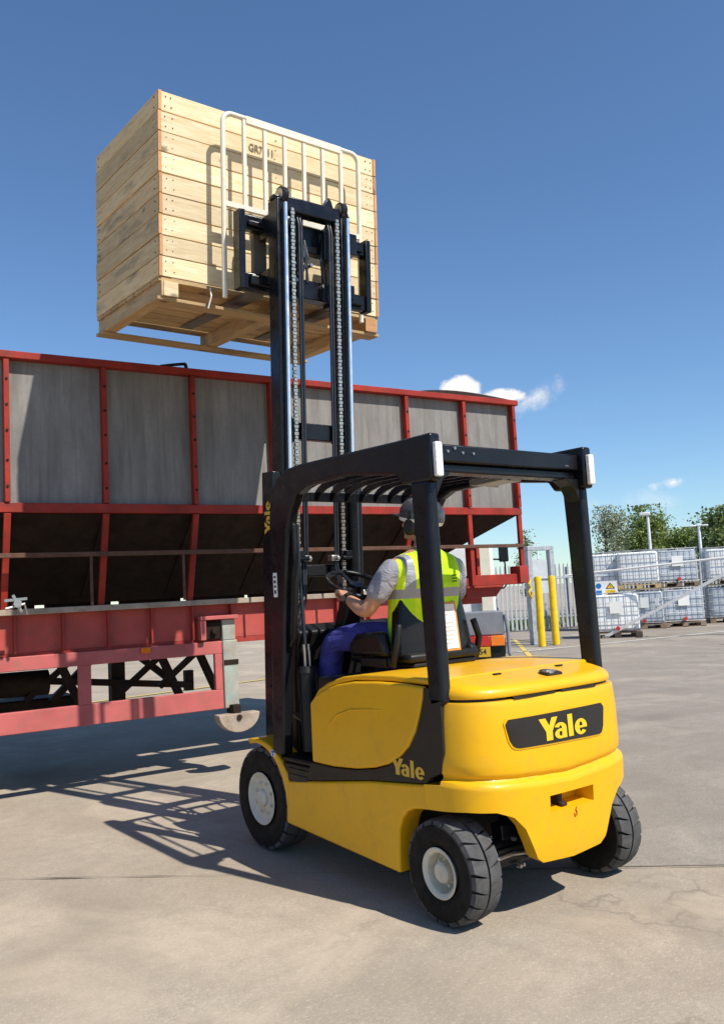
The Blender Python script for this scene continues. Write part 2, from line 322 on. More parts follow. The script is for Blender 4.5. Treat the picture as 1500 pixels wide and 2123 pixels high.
def obj(name, bm, mat, parent=None, loc=(0,0,0), rot=(0,0,0), bevel=0, seg=2, smooth=30):
    return link(name, mesh_of(name, bm, mat, smooth), parent, loc, rot, bevel, seg)
def BM(): return bmesh.new()
def tag(o, label=None, cat=None, group=None, kind=None):
    if label: o['label'] = label
    if cat: o['category'] = cat
    if group: o['group'] = group
    if kind: o['kind'] = kind
    return o
def empty(name, loc, rz=0, label=None, cat=None, group=None, rot=None):
    o = bpy.data.objects.new(name, None); COL.objects.link(o); o.location = loc; o.rotation_euler = rot or (0,0,rz); o.empty_display_size = .2
    return tag(o, label, cat, group)
def copy_tree(o, parent=None):
    kids = [k for k in bpy.data.objects if k.parent == o]
    c = o.copy(); COL.objects.link(c); c.parent = parent
    for k in kids: copy_tree(k, c)
    return c
def text_mesh(s, size, bold=.0, extrude=.0, align='CENTER', shear=0, spacing=1.0, fine=True):
    """flat lettering in the xz plane facing -y, origin at its centre"""
    cu = bpy.data.curves.new('lettering', 'FONT'); cu.body = s; cu.size = size; cu.offset = bold; cu.extrude = extrude
    cu.align_x = 'CENTER'; cu.align_y = 'CENTER'; cu.shear = shear; cu.space_character = spacing; cu.resolution_u = 4
    o = bpy.data.objects.new('lettering', cu); COL.objects.link(o)
    dg = bpy.context.evaluated_depsgraph_get(); me = bpy.data.meshes.new_from_object(o.evaluated_get(dg))
    bpy.data.objects.remove(o); bpy.data.curves.remove(cu)
    for v in me.vertices: v.co = (v.co.x, -v.co.z, v.co.y)
    return me
def wordmark():
    """the bold four letter badge as clean flat shapes, centred, cap height 1, in the xz plane facing -y"""
    vs, fs, lay = [], [], [0]
    def poly(pts, d=None):
        lay[0] += 1; b = len(vs); vs.extend((x, -.02*lay[0]*.02, z) for x, z in pts); fs.append(tuple(range(b, b+len(pts))))
    def ring(cx, cy, rx, ry, tx, ty, a0, a1, n=28):
        lay[0] += 1; b = len(vs)
        for k in range(n+1):
            a = R(a0+(a1-a0)*k/n); c, q = math.cos(a), math.sin(a)
            vs.append((cx+rx*c, -.0004*lay[0], cy+ry*q)); vs.append((cx+(rx-tx)*c, -.0004*lay[0], cy+(ry-ty)*q))
        for k in range(n): fs.append((b+2*k, b+2*k+1, b+2*k+3, b+2*k+2))
    poly([(0,1),(.31,1),(.46,.66),(.46,.40),(.30,.40)]); poly([(.46,.66),(.60,1),(.89,1),(.60,.40),(.46,.40)]); poly([(.30,0),(.60,0),(.60,.40),(.30,.40)])
    ox = .70; ring(ox+.29, .215, .29, .225, .215, .115, 0, 360); ring(ox+.29, .445, .30, .265, .235, .13, 0, 160); poly([(ox+.355,0),(ox+.59,0),(ox+.59,.46),(ox+.355,.46)])
    ox = 1.38; poly([(ox,0),(ox+.24,0),(ox+.24,1.0),(ox,1.0)])
    ox = 1.70; ring(ox+.32, .345, .32, .365, .235, .135, -4, 322); poly([(ox+.10,.285),(ox+.635,.285),(ox+.635,.385),(ox+.10,.385)])
    me = bpy.data.meshes.new('lettering'); me.from_pydata([(x-1.17, y, z-.5) for x, y, z in vs], [], fs)
    return me
def text_obj(name, s, size, mat, parent, loc, rot=(0,0,0), bold=.0, xs=1.0, extrude=.002):
    me = text_mesh(s, size, bold, extrude); me.materials.clear(); me.materials.append(mat)
    for v in me.vertices: v.co.x *= xs
    return link(name, me, parent, loc, rot)

# ------------------------------------------------------------------ ground
bm = BM(); S = 4000
prism(bm, [(-S,-S),(S,-S),(S,S),(-S,S)], -.3, 0, 'xy'); tag(obj('concrete_ground', bm, CON, smooth=0), kind='structure')
# greyer slabs beyond the expansion joint, on the right
j0 = Vector((-1.878, 2.215)); j1 = Vector((.66, -.144)); jd = (j1-j0).normalized(); jn = Vector((-jd.y, jd.x))
bm = BM()
P = [j0+jd*(-9), j0+jd*60, j0+jd*60+Vector((60,60)), j0+jd*(-9)+Vector((60,60))]
q0 = j0+jd*2.6
pts = [q0+jn*.02, q0+jd*40+jn*.02, q0+jd*40+jn*46, q0+jn*46]
def sheet(bm, pts, z, div=1):
    bm.faces.new([bm.verts.new((p[0], p[1], z)) for p in pts])
sheet(bm, pts, .004); tag(obj('concrete_slab', bm, CON2, smooth=0), kind='structure')
def joint(a, b, w, z=.008, wob=.012):
    bm = BM(); a, b = Vector(a), Vector(b); n = max(2, int((b-a).length/.12)); d = (b-a).normalized(); s = Vector((-d.y, d.x)); prev = None
    for i in range(n+1):
        p = a+(b-a)*i/n + s*(noise.noise(Vector((i*.13, a.x, 3)))*wob*1.5); ww = max(.0016, w*(.12+2.0*max(0, noise.noise(Vector((i*.31, a.y, 9)))+.02)))
        cur = [bm.verts.new((*(p-s*ww), z)), bm.verts.new((*(p+s*ww), z))]
        if prev: bm.faces.new((prev[0], cur[0], cur[1], prev[1]))
        prev = cur
    return tag(obj('expansion_joint', bm, JNT, smooth=0), kind='structure')
joint(j0-jd*8, j0+jd*22, .007)
joint(j0+jd*2.6, j0+jd*2.6+jn*44, .006)
joint((-9, 14.2), (18, 8.9), .012); joint((6.6,-1.0), (16,9.6), .012)
def strip(name, a, b, w, mat, z=.012):
    bm = BM(); a, b = Vector(a), Vector(b); d = (b-a).normalized(); s = Vector((-d.y, d.x))*w/2
    sheet(bm, [a-s, b-s, b+s, a+s], z); return tag(obj(name, bm, mat, smooth=0), kind='structure')
strip('white_line', (11.0, 10.38), (30, 7.63), .13, LPT)
strip('yellow_line', (14.5, 13.8), (8.6, 7.6), .11, YPT)
strip('yellow_line', (-9.0, 9.35), (6.0, 11.0), .10, YPT)
# raised apron under the tote stacks, with a low kerb
bm = BM(); A0 = Vector((11.0,10.75)); A1 = Vector((40, 6.5))
prism(bm, [(12.9,10.46+.35),(40,6.95),(52,30),(24,34)], -.2, .02, 'xy'); tag(obj('concrete_apron', bm, CON2, smooth=0), kind='structure')
bm = BM()
for k in range(2600):
    x = random.uniform(15.5, 30); y = 17.0+random.uniform(0, 6)-(x-16)*.33
    h = random.uniform(.12, .42); a = random.uniform(0, 6.3); w = .03
    v = [bm.verts.new((x-w*math.cos(a), y-w*math.sin(a), .02)), bm.verts.new((x+w*math.cos(a), y+w*math.sin(a), .02)), bm.verts.new((x+random.uniform(-.1,.1), y+random.uniform(-.1,.1), h))]
    bm.faces.new(v)
tag(obj('grass', bm, GRS, smooth=0), 'rough grass growing beyond the palisade fence', 'grass', kind='stuff')

# ------------------------------------------------------------------ forklift
FL = empty('forklift', (0,0,0), 0, 'yellow electric forklift truck lifting a wooden crate high on its raised black mast', 'forklift')
OUT = [(0,-.275),(.15,-.273),(.28,-.264),(.38,-.247),(.455,-.215),(.51,-.165),(.543,-.10),(.56,-.03),(.57,.066)]
def catmull(pts, n):
    P = [Vector(p) for p in pts]; P = [P[0]*2-P[1]]+P+[P[-1]*2-P[-2]]; o = []
    for i in range(1, len(P)-2):
        for k in range(n):
            t = k/n; a, b, c, d = P[i-1:i+3]
            o.append(.5*((2*b)+(c-a)*t+(2*a-5*b+4*c-d)*t*t+(3*b-a-3*c+d)*t*t*t))
    o.append(P[-2]); return o
OUT[0] = (0, -.275)
half = catmull([(-.15,-.273)]+OUT, 10)[10:]
outline = [Vector((-p.x, p.y)) for p in half[::-1]][:-1] + half
arc = [0]
for a, b in zip(outline, outline[1:]): arc.append(arc[-1]+(b-a).length)
mid = arc[len(arc)//2]; arc = [s-mid for s in arc]
def cw_at(s):
    """plan point and outward normal of the counterweight at arc length s from its centre"""
    s = max(arc[0], min(arc[-1], s)); i = 0
    while i < len(arc)-2 and arc[i+1] < s: i += 1
    t = (s-arc[i])/(arc[i+1]-arc[i]); p = outline[i].lerp(outline[i+1], t)
    i0, i1 = max(0, i-1), min(len(outline)-1, i+2); d = (outline[i1]-outline[i0]).normalized()
    return p, Vector((d.y, -d.x))
def cw_off(z, s):
    dip = .035*min(1, abs(s)/.6)          # the crease sags towards the middle
    zz = z-dip
    K = [(.2,-.012),(.28,.004),(.50,.014),(.572,.017),(.590,.009),(.600,-.010),(.611,-.016),(.622,-.003),(.634,.002),(.66,.004),(.85,.0),(.93,-.008),(.958,-.018),(.97,-.032),(1.2,-.05)]
    for (a, va), (b, vb) in zip(K, K[1:]):
        if a <= zz < b: return va+(vb-va)*(zz-a)/(b-a)
    return K[0][1]
def cw(s, z, off=0):
    if z > .607: s = max(-SUP, min(SUP, s))
    p, n = cw_at(s); p = p+n*(cw_off(z, s)+off); return Vector((p.x, p.y, z))
SUP = next(a for a, p in zip(arc, outline) if a > 0 and p.y > -.035)
ARCH = [(0,.232),(.20,.245),(.235,.27),(.262,.33),(.30,.41),(.36,.47),(.44,.50),(.56,.505),(.70,.497),(.95,.485)]
def zlow(s):
    s = abs(s)
    for (a, va), (b, vb) in zip(ARCH, ARCH[1:]):
        if a <= s <= b: return va+(vb-va)*(s-a)/(b-a)
    return ARCH[-1][1]
SL, SH, ZL, ZH = -.150, .150, .455, .528          # towing slot
smax = arc[-1]
cols = sorted(set([round(-smax+2*smax*i/96, 4) for i in range(97)]+[SL, SH, SL+.004, SH-.004]+[s*k for s in (-1,1) for k in (.2,.235,.262,.28,.30)]))
zs = sorted(set([.572+.0,.28,.35,.40,ZL,ZL+.004,.49,ZH-.004,ZH,.55,.565,.575,.583,.59,.597,.604,.611,.618,.625,.632,.64,.65,.66,.70,.75,.80,.85,.90,.93,.945,.955,.962,.968]))
bm = BM(); grid = {}
for i, s in enumerate(cols):
    zl = zlow(s)
    for j, z in enumerate(zs):
        z2 = max(z, zl+.0015*j); grid[i, j] = bm.verts.new(cw(s, z2))
    grid[i, -1] = bm.verts.new(cw(s, zl))
low = []
for i in range(len(cols)-1):
    c = (cols[i]+cols[i+1])/2
    for j in range(-1, len(zs)-1):
        zc = (zs[j]+zs[j+1])/2 if j >= 0 else 0
        if SL < c < SH and j >= 0 and ZL < zc < ZH: continue
        bm.faces.new((grid[i, j], grid[i+1, j], grid[i+1, j+1], grid[i, j+1]))
# return lips: arch lip inward, top lip inward
def inner(s, z, d): return cw(s, z, -d)
lip = [bm.verts.new(inner(s, zlow(s)+.004, .075)) for s in cols]; topi = [bm.verts.new(inner(s, .97, .05)) for s in cols]
for i in range(len(cols)-1):
    bm.faces.new((grid[i, -1], lip[i], lip[i+1], grid[i+1, -1])); bm.faces.new((grid[i, len(zs)-1], grid[i+1, len(zs)-1], topi[i+1], topi[i]))
bmesh.ops.remove_doubles(bm, verts=bm.verts, dist=.0003)
CW = obj('counterweight', bm, YEL, FL, smooth=38)
# towing slot: recessed pocket with a drawbar pin
bm = BM()
o4 = [cw(SL, ZL), cw(SH, ZL), cw(SH, ZH), cw(SL, ZH)]; i4 = [Vector((p.x*.93, p.y+.10, p.z+dz)) for p, dz in zip(o4, (.012,.012,-.006,-.006))]
def row(a, b, k=10): return [a.lerp(b, t/k) for t in range(k+1)]
bo = [bm.verts.new(cw(SL+(SH-SL)*t/10, ZL)) for t in range(11)]; to = [bm.verts.new(cw(SL+(SH-SL)*t/10, ZH)) for t in range(11)]
bi = [bm.verts.new(p) for p in row(i4[0], i4[1])]; ti = [bm.verts.new(p) for p in row(i4[3], i4[2])]
for k in range(10):
    bm.faces.new((bo[k], bo[k+1], bi[k+1], bi[k])); bm.faces.new((to[k], ti[k], ti[k+1], to[k+1])); bm.faces.new((bi[k], bi[k+1], ti[k+1], ti[k]))
bm.faces.new((bo[0], bi[0], ti[0], to[0])); bm.faces.new((bo[-1], to[-1], ti[-1], bi[-1]))
obj('towing_pocket', bm, YEL, CW)
bm = BM(); bx(bm, -.055,-.030,-.252,-.19,ZL+.006,ZH-.006); bx(bm, -.055,-.015,-.268,-.235,ZL+.004,ZL+.022); obj('towing_pin', bm, SWO, CW, bevel=.004)
# red hook mark
bm = BM(); q = cw(.015, .425, .003)
tube(bm, [(q.x+.006, q.y, q.z+.025), (q.x, q.y, q.z+.012), (q.x+.007, q.y, q.z+.003), (q.x+.004, q.y, q.z-.012), (q.x-.006, q.y, q.z-.014), (q.x-.010, q.y, q.z-.006), (q.x-.009, q.y, q.z+.0)], .0022, 5)
obj('lifting_hook_mark', bm, RTX, CW)
# logo panel bent onto the rear face
def bent(name, poly, mat, off, parent, ns=24):
    """rounded polygon (s, z) subdivided in s and laid on the counterweight"""
    bm = BM(); s0 = min(p[0] for p in poly); s1 = max(p[0] for p in poly); prev = None
    def span(s):
        zz = []
        for (a, b) in zip(poly, poly[1:]+poly[:1]):
            if (a[0]-s)*(b[0]-s) <= 0 and a[0] != b[0]: zz.append(a[1]+(b[1]-a[1])*(s-a[0])/(b[0]-a[0]))
        return (min(zz), max(zz)) if zz else None
    for i in range(ns+1):
        s = s0+(s1-s0)*min(.9995, max(.0005, i/ns)); r = span(s)
        cur = [bm.verts.new(cw(s, r[0]+(r[1]-r[0])*k/3, off)) for k in range(4)]+[bm.verts.new(cw(s, r[0]+(r[1]-r[0])*k/3, off-.012)) for k in (3, 2, 1, 0)]
        if prev:
            for k in range(8): bm.faces.new((prev[k], cur[k], cur[(k+1) % 8], prev[(k+1) % 8]))
        else: bm.faces.new(cur)
        prev = cur
    bm.faces.new(prev[::-1]); return obj(name, bm, mat, parent, smooth=40)
def rpoly(pts, r, n=6):
    o = []; m = len(pts)
    for i in range(m):
        p = Vector(pts[i]); a = (Vector(pts[i-1])-p).normalized(); b = (Vector(pts[(i+1) % m])-p).normalized(); rr = r[i] if isinstance(r, (list, tuple)) else r
        for k in range(n+1):
            t = k/n; o.append(tuple((p+a*rr)*(1-t)**2+p*2*t*(1-t)+(p+b*rr)*t*t))
    return o
rimp = rpoly([(-.352,.752),(.276,.740),(.306,.897),(-.384,.894)], [.05,.035,.035,.035]); LP = bent('logo_panel_frame', rimp, YEL, .004, CW, 40)
lpan = rpoly([(-.344,.759),(.269,.747),(.298,.890),(-.376,.887)], [.046,.032,.032,.032]); LPN = bent('logo_panel', lpan, GLS, .007, CW, 40)
me = wordmark(); me.materials.clear(); me.materials.append(YTX); xs = [v.co.x for v in me.vertices]; sc = .325/(max(xs)-min(xs))
for v in me.vertices:
    s = v.co.x*sc-.02; z = .818+v.co.z*.100; v.co = cw(s, z, .0095-v.co.y*.08)
link('lettering', me, LPN)
# counterweight lid
bm = BM(); prof = [(.982,-.024),(.99,-.020),(1.005,-.022),(1.018,-.030),(1.028,-.045),(1.036,-.07),(1.041,-.10)]
cl = [s for s in cols if cw_at(s)[0].y <= -.03]; rings = []
for z, of in prof:
    rings.append([])
    for s in cl:
        p, n = cw_at(s); k = min(1, max(0, (-p.y-.03)/.2)); rise = (1-k)*.022*((z-.982)/.06)
        p = p+n*of; rings[-1].append(bm.verts.new((p.x, min(p.y, -.022), z+rise)))
for a, b in zip(rings, rings[1:]):
    for k in range(len(cl)-1): bm.faces.new((a[k], a[k+1], b[k+1], b[k]))
last = [bm.verts.new((v.co.x*.985, -.022, 1.066)) for v in rings[-1]]
for k in range(len(cl)-1): bm.faces.new((rings[-1][k], rings[-1][k+1], last[k+1], last[k]))
bmesh.ops.remove_doubles(bm, verts=bm.verts, dist=.0004)
LID = obj('counterweight_lid', bm, YEL, FL, smooth=50)
bm = BM()   # dark seam filler under the lid
ring = [cw(s, .96, -.03) for s in cl]; a = [bm.verts.new(p) for p in ring]; b = [bm.verts.new((p.x*.995, p.y+.002, 1.0)) for p in ring]
for k in range(len(cl)-1): bm.faces.new((a[k], a[k+1], b[k+1], b[k]))
obj('seam_gasket', bm, PLA, FL)
for s0, s1 in ((-.30,-.02),(.02,.27)):
    n = 12; bm = BM()
    for k in range(n):
        A, B = s0+(s1-s0)*k/n, s0+(s1-s0)*(k+1)/n
        pa, pb = cw(A, .970, .008), cw(B, .970, .008); qa, qb = cw(A, .985, .0), cw(B, .985, .0)
        bm.faces.new([bm.verts.new(x) for x in (pa, pb, qb, qa)])
    obj('vent_slot', bm, PLA, LID)
bm = BM(); lathe(bm, [(1.038,.058),(1.058,.056)], 28, 'z', (.055,-.165,0))
for v in bm.verts: v.co.y = max(v.co.y, -.19); v.co.z += -(v.co.y+.165)*-.18-.004
obj('latch_recess', bm, SWO, LID)
bm = BM(); bx(bm, .01,.075,-.178,-.145,1.052,1.064); bx(bm, .02,.05,-.188,-.175,1.045,1.058); obj('latch', bm, STL, LID, bevel=.003)
for x, y in ((-.2,-.055),(.24,-.055)):
    bm = BM(); bx(bm, x-.022,x+.022,y-.008,y+.008,1.060,1.067); obj('lid_slot', bm, PLA, LID)
# hood / battery cover under the seat
top = [(-.018,1.07),(.30,1.077),(.55,1.070),(.72,1.050),(.86,1.012),(.95,.972),(.99,.935)]
bm = BM(); pf = top+[(.985,.90),(.93,.945),(.80,1.0),(.62,1.035),(.3,1.045),(-.018,1.04)]
prism(bm, pf, -.548, .548); HOOD = obj('battery_hood', bm, YEL, FL, bevel=.012, seg=3)
# side doors, swoosh and lower panels (left and right)
def dtop(y, d=.032):
    for (a, va), (b, vb) in zip(top, top[1:]):
        if a <= y <= b: return va+(vb-va)*(y-a)/(b-a)-d
    return top[-1][1]-d
door = [(1.002,.90),(1.004,.585),(.80,.585),(.60,.600),(.45,.624),(.34,.655),(.25,.700),(.18,.755),(.125,.83),(.085,.92),(.062,.985),(.055,1.035)]+[(y, dtop(y)) for y in (.2,.4,.6,.75,.88,.95)]
swoosh = [(1.265,.525),(1.265,.452),(.9,.50),(.5,.558),(.10,.598),(.064,.604),(.04,.63),(-.03,.66),(-.06,.75),(-.06,.95),(-.06,.985),(.012,.985),(.012,1.03),(.052,1.03),(.059,.983),(.082,.917),(.122,.826),(.177,.751),(.247,.696),(.338,.650),(.449,.619),(.60,.595),(.80,.580),(1.03,.58),(1.05,.525)]
lower = [(1.262,.449),(.9,.496),(.5,.554),(.10,.594),(.069,.60),(.069,.486),(.10,.484),(.16,.476),(.21,.457),(.25,.42),(.278,.36),(.286,.25),(.288,.162),(1.29,.215),(1.268,.33)]
for sx in (-1, 1):
    bm = BM(); prism(bm, door, sx*.535, sx*.572); d = obj('side_door', bm, YEL, FL, bevel=.012, seg=3)
    bm = BM()    # raised swage line in the door skin
    tube(bm, [(sx*.568,.86,.74),(sx*.571,.82,.80),(sx*.572,.74,.855),(sx*.572,.62,.89),(sx*.571,.45,.905),(sx*.569,.3,.912)], [.003,.008,.009,.008,.006,.002], 8); obj('swage', bm, YEL, d, smooth=60)
    bm = BM(); prism(bm, swoosh, sx*.535, sx*.568); sw = obj('swoosh_panel', bm, SWO, FL, bevel=.004)
    bm = BM(); prism(bm, lower, sx*.45, sx*.575); obj('lower_panel', bm, YEL, FL, bevel=.012, seg=3)
    me = wordmark(); me.materials.clear(); me.materials.append(GTX)
    xs = [v.co.x for v in me.vertices]; sc = .24/(max(xs)-min(xs))
    for v in me.vertices: v.co = (sx*(.5695-v.co.y*.08), (.196 - v.co.x*sc) if sx < 0 else (.196+v.co.x*sc), .655+v.co.z*.078)
    link('lettering', me, sw)
    # front fender curved over the front wheel, and the step
    bm = BM(); y0, z0 = 1.62, .295; pi = []; po = []
    for k in range(19):
        a = R(-14+k*6.6); a2 = math.pi-a
        pi.append((y0+.322*math.cos(a2), z0+.322*math.sin(a2)))
    outer = [(y0+.40*math.cos(math.pi-R(-14+k*6.6)), z0+.352*math.sin(math.pi-R(-14+k*6.6))) for k in range(19)]
    prism(bm, pi+outer[::-1], sx*.30, sx*.566); fe = obj('front_fender', bm, YEL, FL, bevel=.008)
    if sx < 0:
        bm = BM(); bx(bm, -.5675,-.566,1.405,1.445,.565,.60); lb = obj('warning_label', bm, PAP, fe)
        bm = BM(); bx(bm, -.5685,-.5676,1.41,1.44,.585,.597); lathe(bm, [(-.5685,.009),(-.5676,.009)], 10, 'x', (0,1.425,.575)); obj('pictogram', bm, BTX, lb)
    bm = BM(); bx(bm, sx*.30, sx*.56, 1.03, 1.33, .50, .545); bx(bm, sx*.30, sx*.572, 1.06, 1.262, .452, .498); obj('step_tread', bm, PLA, FL, bevel=.006)
# dark inner body, floor, axle, steering gear
bm = BM(); bx(bm, -.50,.50,.30,1.02,.20,1.03); bx(bm, -.46,.46,-.02,.32,.50,1.02); bx(bm, -.42,.42,-.15,.02,.56,.97); bx(bm,-.2,.2,-.17,.0,.30,.56); bx(bm, -.28,.28,1.0,1.95,.22,.58); bx(bm, -.55,.55,1.0,1.45,.545,.575)
obj('chassis', bm, PLA, FL, bevel=.01)
bm = BM(); bx(bm, -.40,.40,-.05,.05,.19,.28); bx(bm, -.34,-.1,-.13,-.06,.22,.30); lathe(bm, [(-.42,.035),(-.2,.035)], 16, 'x', (0,-.08,.30)); bx(bm,-.3,-.2,-.12,-.05,.33,.40); obj('steer_axle', bm, BLK, FL, bevel=.006)
bm = BM(); tube(bm, [(-.42,-.13,.262),(-.26,-.135,.27),(-.10,-.135,.25)], .011, 8); lathe(bm, [(-.17,.016),(-.12,.016)], 12, 'x', (0,-.14,.25)); obj('tie_rod', bm, STL, FL)
bm = BM()
for x, z in ((-.26,.34),(-.235,.215),(-.215,.218),(-.18,.30)): lathe(bm, [(-.165,.008),(-.145,.012)], 10, 'y', (x,0,z))
obj('axle_bolt', bm, STL, FL)
# wheels
def tyre_mesh(r, w, rim, lugs, mat, depth=.018):
    bm = BM(); h = w/2; prof = [(-h*.70,rim-.012),(-h*.86,rim+.008),(-h*.97,rim+(r-rim)*.35),(-h,rim+(r-rim)*.62),(-h*.97,r-.028),(-h*.84,r-depth),(-h*.3,r-depth+.002),(h*.3,r-depth+.002),(h*.84,r-depth),(h*.97,r-.028),(h,rim+(r-rim)*.62),(h*.97,rim+(r-rim)*.35),(h*.86,rim+.008),(h*.70,rim-.012)]
    lathe(bm, prof, 56, 'x', cap0=False, cap1=False); return mesh_of('tyre', bm, mat, 40)
def tread_mesh(r, w, lugs, depth=.018):
    bm = BM(); h = w/2; n = lugs
    for k in range(n):
        for s in (-1, 1):
            a0 = 2*math.pi*(k+(.0 if s < 0 else .5))/n; da = 2*math.pi/n; wd = [.80,.80,.86,.975]
            xs = [s*h*.955, s*h*.84, s*h*.45, s*.006]; rs = [r-.034, r-.005, r, r+.001]; sk = [0,0,.06,.10]
            ring = []
            for t in range(5):
                for x, rr, q, w_ in zip(xs, rs, sk, wd):
                    a = a0+da*(.5+(t/4-.5)*w_)+q; ring.append((bm.verts.new((x, rr*math.cos(a), rr*math.sin(a))), bm.verts.new((x*.99, (r-depth-.01)*math.cos(a), (r-depth-.01)*math.sin(a)))))
            g = lambda t, i, d: ring[t*4+i][d]
            for t in range(4):
                for i in range(3): bm.faces.new((g(t,i,0), g(t+1,i,0), g(t+1,i+1,0), g(t,i+1,0)))
                for i in (0, 3): bm.faces.new((g(t,i,0), g(t,i,1), g(t+1,i,1), g(t+1,i,0)))
            for t in (0, 4):
                for i in range(3): bm.faces.new((g(t,i,0), g(t,i+1,0), g(t,i+1,1), g(t,i,1)))
    return mesh_of('tread', bm, TRD, 25)
def wheel(x, y, r, w, rim, lugs, sx, dish, hubr, hubl, bolts):
    wo = link('wheel', tyre_mesh(r, w, rim, lugs, RUB), FL, (x, y, r)); wo.rotation_euler = (random.uniform(0, 6), 0, 0)
    link('tread', tread_mesh(r, w, lugs), wo)
    o = sx*w/2; bm = BM(); d = -sx
    prof = [(o+d*.012, rim-.016),(o+d*.004, rim+.004),(o+d*.001, rim),(o+d*.004, rim-.010),(o+d*.014, rim-.02),(o+d*dish, rim-.028),(o+d*(dish+.008), rim*.62),(o+d*dish, hubr+.012),(o+d*(dish-.002), hubr)]
    prof += [(o+d*(dish-hubl), hubr*.97),(o+d*(dish-hubl-.008), hubr*.8),(o+d*(dish-hubl-.010), .004)]
    lathe(bm, prof, 40, 'x', cap0=False); ri = obj('rim', bm, RIM, wo, smooth=35)
    for k in range(bolts):
        bm = BM(); a = 2*math.pi*k/bolts+.3; rr = rim*.60; c = (0, rr*math.cos(a), rr*math.sin(a)); lathe(bm, sorted([(o+d*(dish+.008), .010), (o+d*(dish-.012), .009)]), 6, 'x', c)
        obj('wheel_nut', bm, RIM, ri)
for sx in (-1, 1):
    wheel(sx*.496, 0, .228, .185, .107, 20, sx, .068, .046, .05, 6)
    wheel(sx*.458, 1.605, .297, .20, .148, 22, sx, .022, .05, .016, 8)
# overhead guard
side = [(-.098,2.19),(.16,2.192),(1.0,2.212),(1.14,2.205),(1.25,2.165),(1.315,2.09),(1.35,1.95),(1.38,1.3),(1.42,.585),(1.30,.585),(1.235,1.3),(1.16,1.85),(1.12,1.96),(1.05,2.045),(.95,2.082),(.56,2.085),(.16,2.03),(.12,1.975),(-.098,1.968)]
for sx in (-1, 1):
    bm = BM(); prism(bm, side, sx*.505, sx*.572); ob = obj('overhead_guard_side', bm, BLK, FL, bevel=.014, seg=3)
    bm = BM(); prism(bm, [(-.062,1.98),(.066,1.98),(.045,1.5),(.024,1.0),(.018,.94),(-.082,.965),(-.076,1.0),(-.07,1.5)], sx*.507, sx*.568); obj('rear_post', bm, BLK, FL, bevel=.018, seg=3)
    bm = BM(); q = rpoly([(sx*.518,1.985),(sx*.560,1.985),(sx*.560,2.145),(sx*.518,2.145)], .012); prism(bm, q, -.100, -.124, 'xz'); obj('reflector_lamp', bm, CLR, ob, bevel=.004)
    bm = BM(); prism(bm, [(sx*.508,2.02),(sx*.40,2.02),(sx*.46,1.985),(sx*.508,1.90)], -.055, .04, 'xz'); obj('gusset', bm, BLK, ob, bevel=.005)
bm = BM(); bx(bm, -.507,.507,-.06,.035,2.065,2.15); bx(bm, -.507,.507,-.035,.06,2.02,2.062); rb = obj('rear_cross_beam', bm, BLK, FL, bevel=.008)
bm = BM()
for x, z, r_ in ((-.43,2.115,.007),(-.385,2.132,.008),(-.335,2.112,.007),(-.265,2.112,.007),(.40,2.085,.004),(.415,2.085,.004)): lathe(bm, [(-.066,r_),(-.058,r_)], 10, 'y', (x,0,z))
obj('bolt', bm, STL, rb)
bm = BM(); bx(bm, -.507,.507,1.195,1.225,2.03,2.085); obj('front_cross_beam', bm, BLKM, FL, bevel=.004)
for k in range(9):
    x = -.44+.11*k; bm = BM(); pth = [(x,.03,2.105),(x,.5,2.125),(x,.85,2.135),(x,1.0,2.13),(x,1.10,2.112),(x,1.17,2.085),(x,1.21,2.045)]
    for a, b in zip(pth, pth[1:]): bar(bm, a, b, .014, .045, (1,0,0) if False else (0,0,1))
    obj('roof_bar', bm, BLK, FL)
bm = BM(); prism(bm, [(.16,2.03),(.38,2.03),(.38,2.055),(.16,2.055)], .30, .16); bx(bm, .26,.36,.30,.52,2.05,2.085); tube(bm, [(.30,.42,2.045),(.37,.40,2.04)], .012, 8); obj('roof_lamp_bracket', bm, STL, FL, bevel=.004)
# grab rail with reflective label on the left front leg
bm = BM(); tube(bm, [(-.53,1.20,1.93),(-.53,1.15,1.88),(-.53,1.14,1.6),(-.53,1.19,1.25),(-.53,1.23,1.2)], .015, 10); obj('grab_rail', bm, PLA, FL)
bm = BM(); bx(bm, -.5755,-.5725,1.285,1.325,1.48,1.62); wl = obj('instruction_label', bm, PAP, FL)
bm = BM()
for z, h in ((1.50,.02),(1.535,.012),(1.56,.016),(1.59,.012)): bx(bm, -.577,-.5756,1.295,1.315,z,z+h)
obj('label_print', bm, DTX, wl)

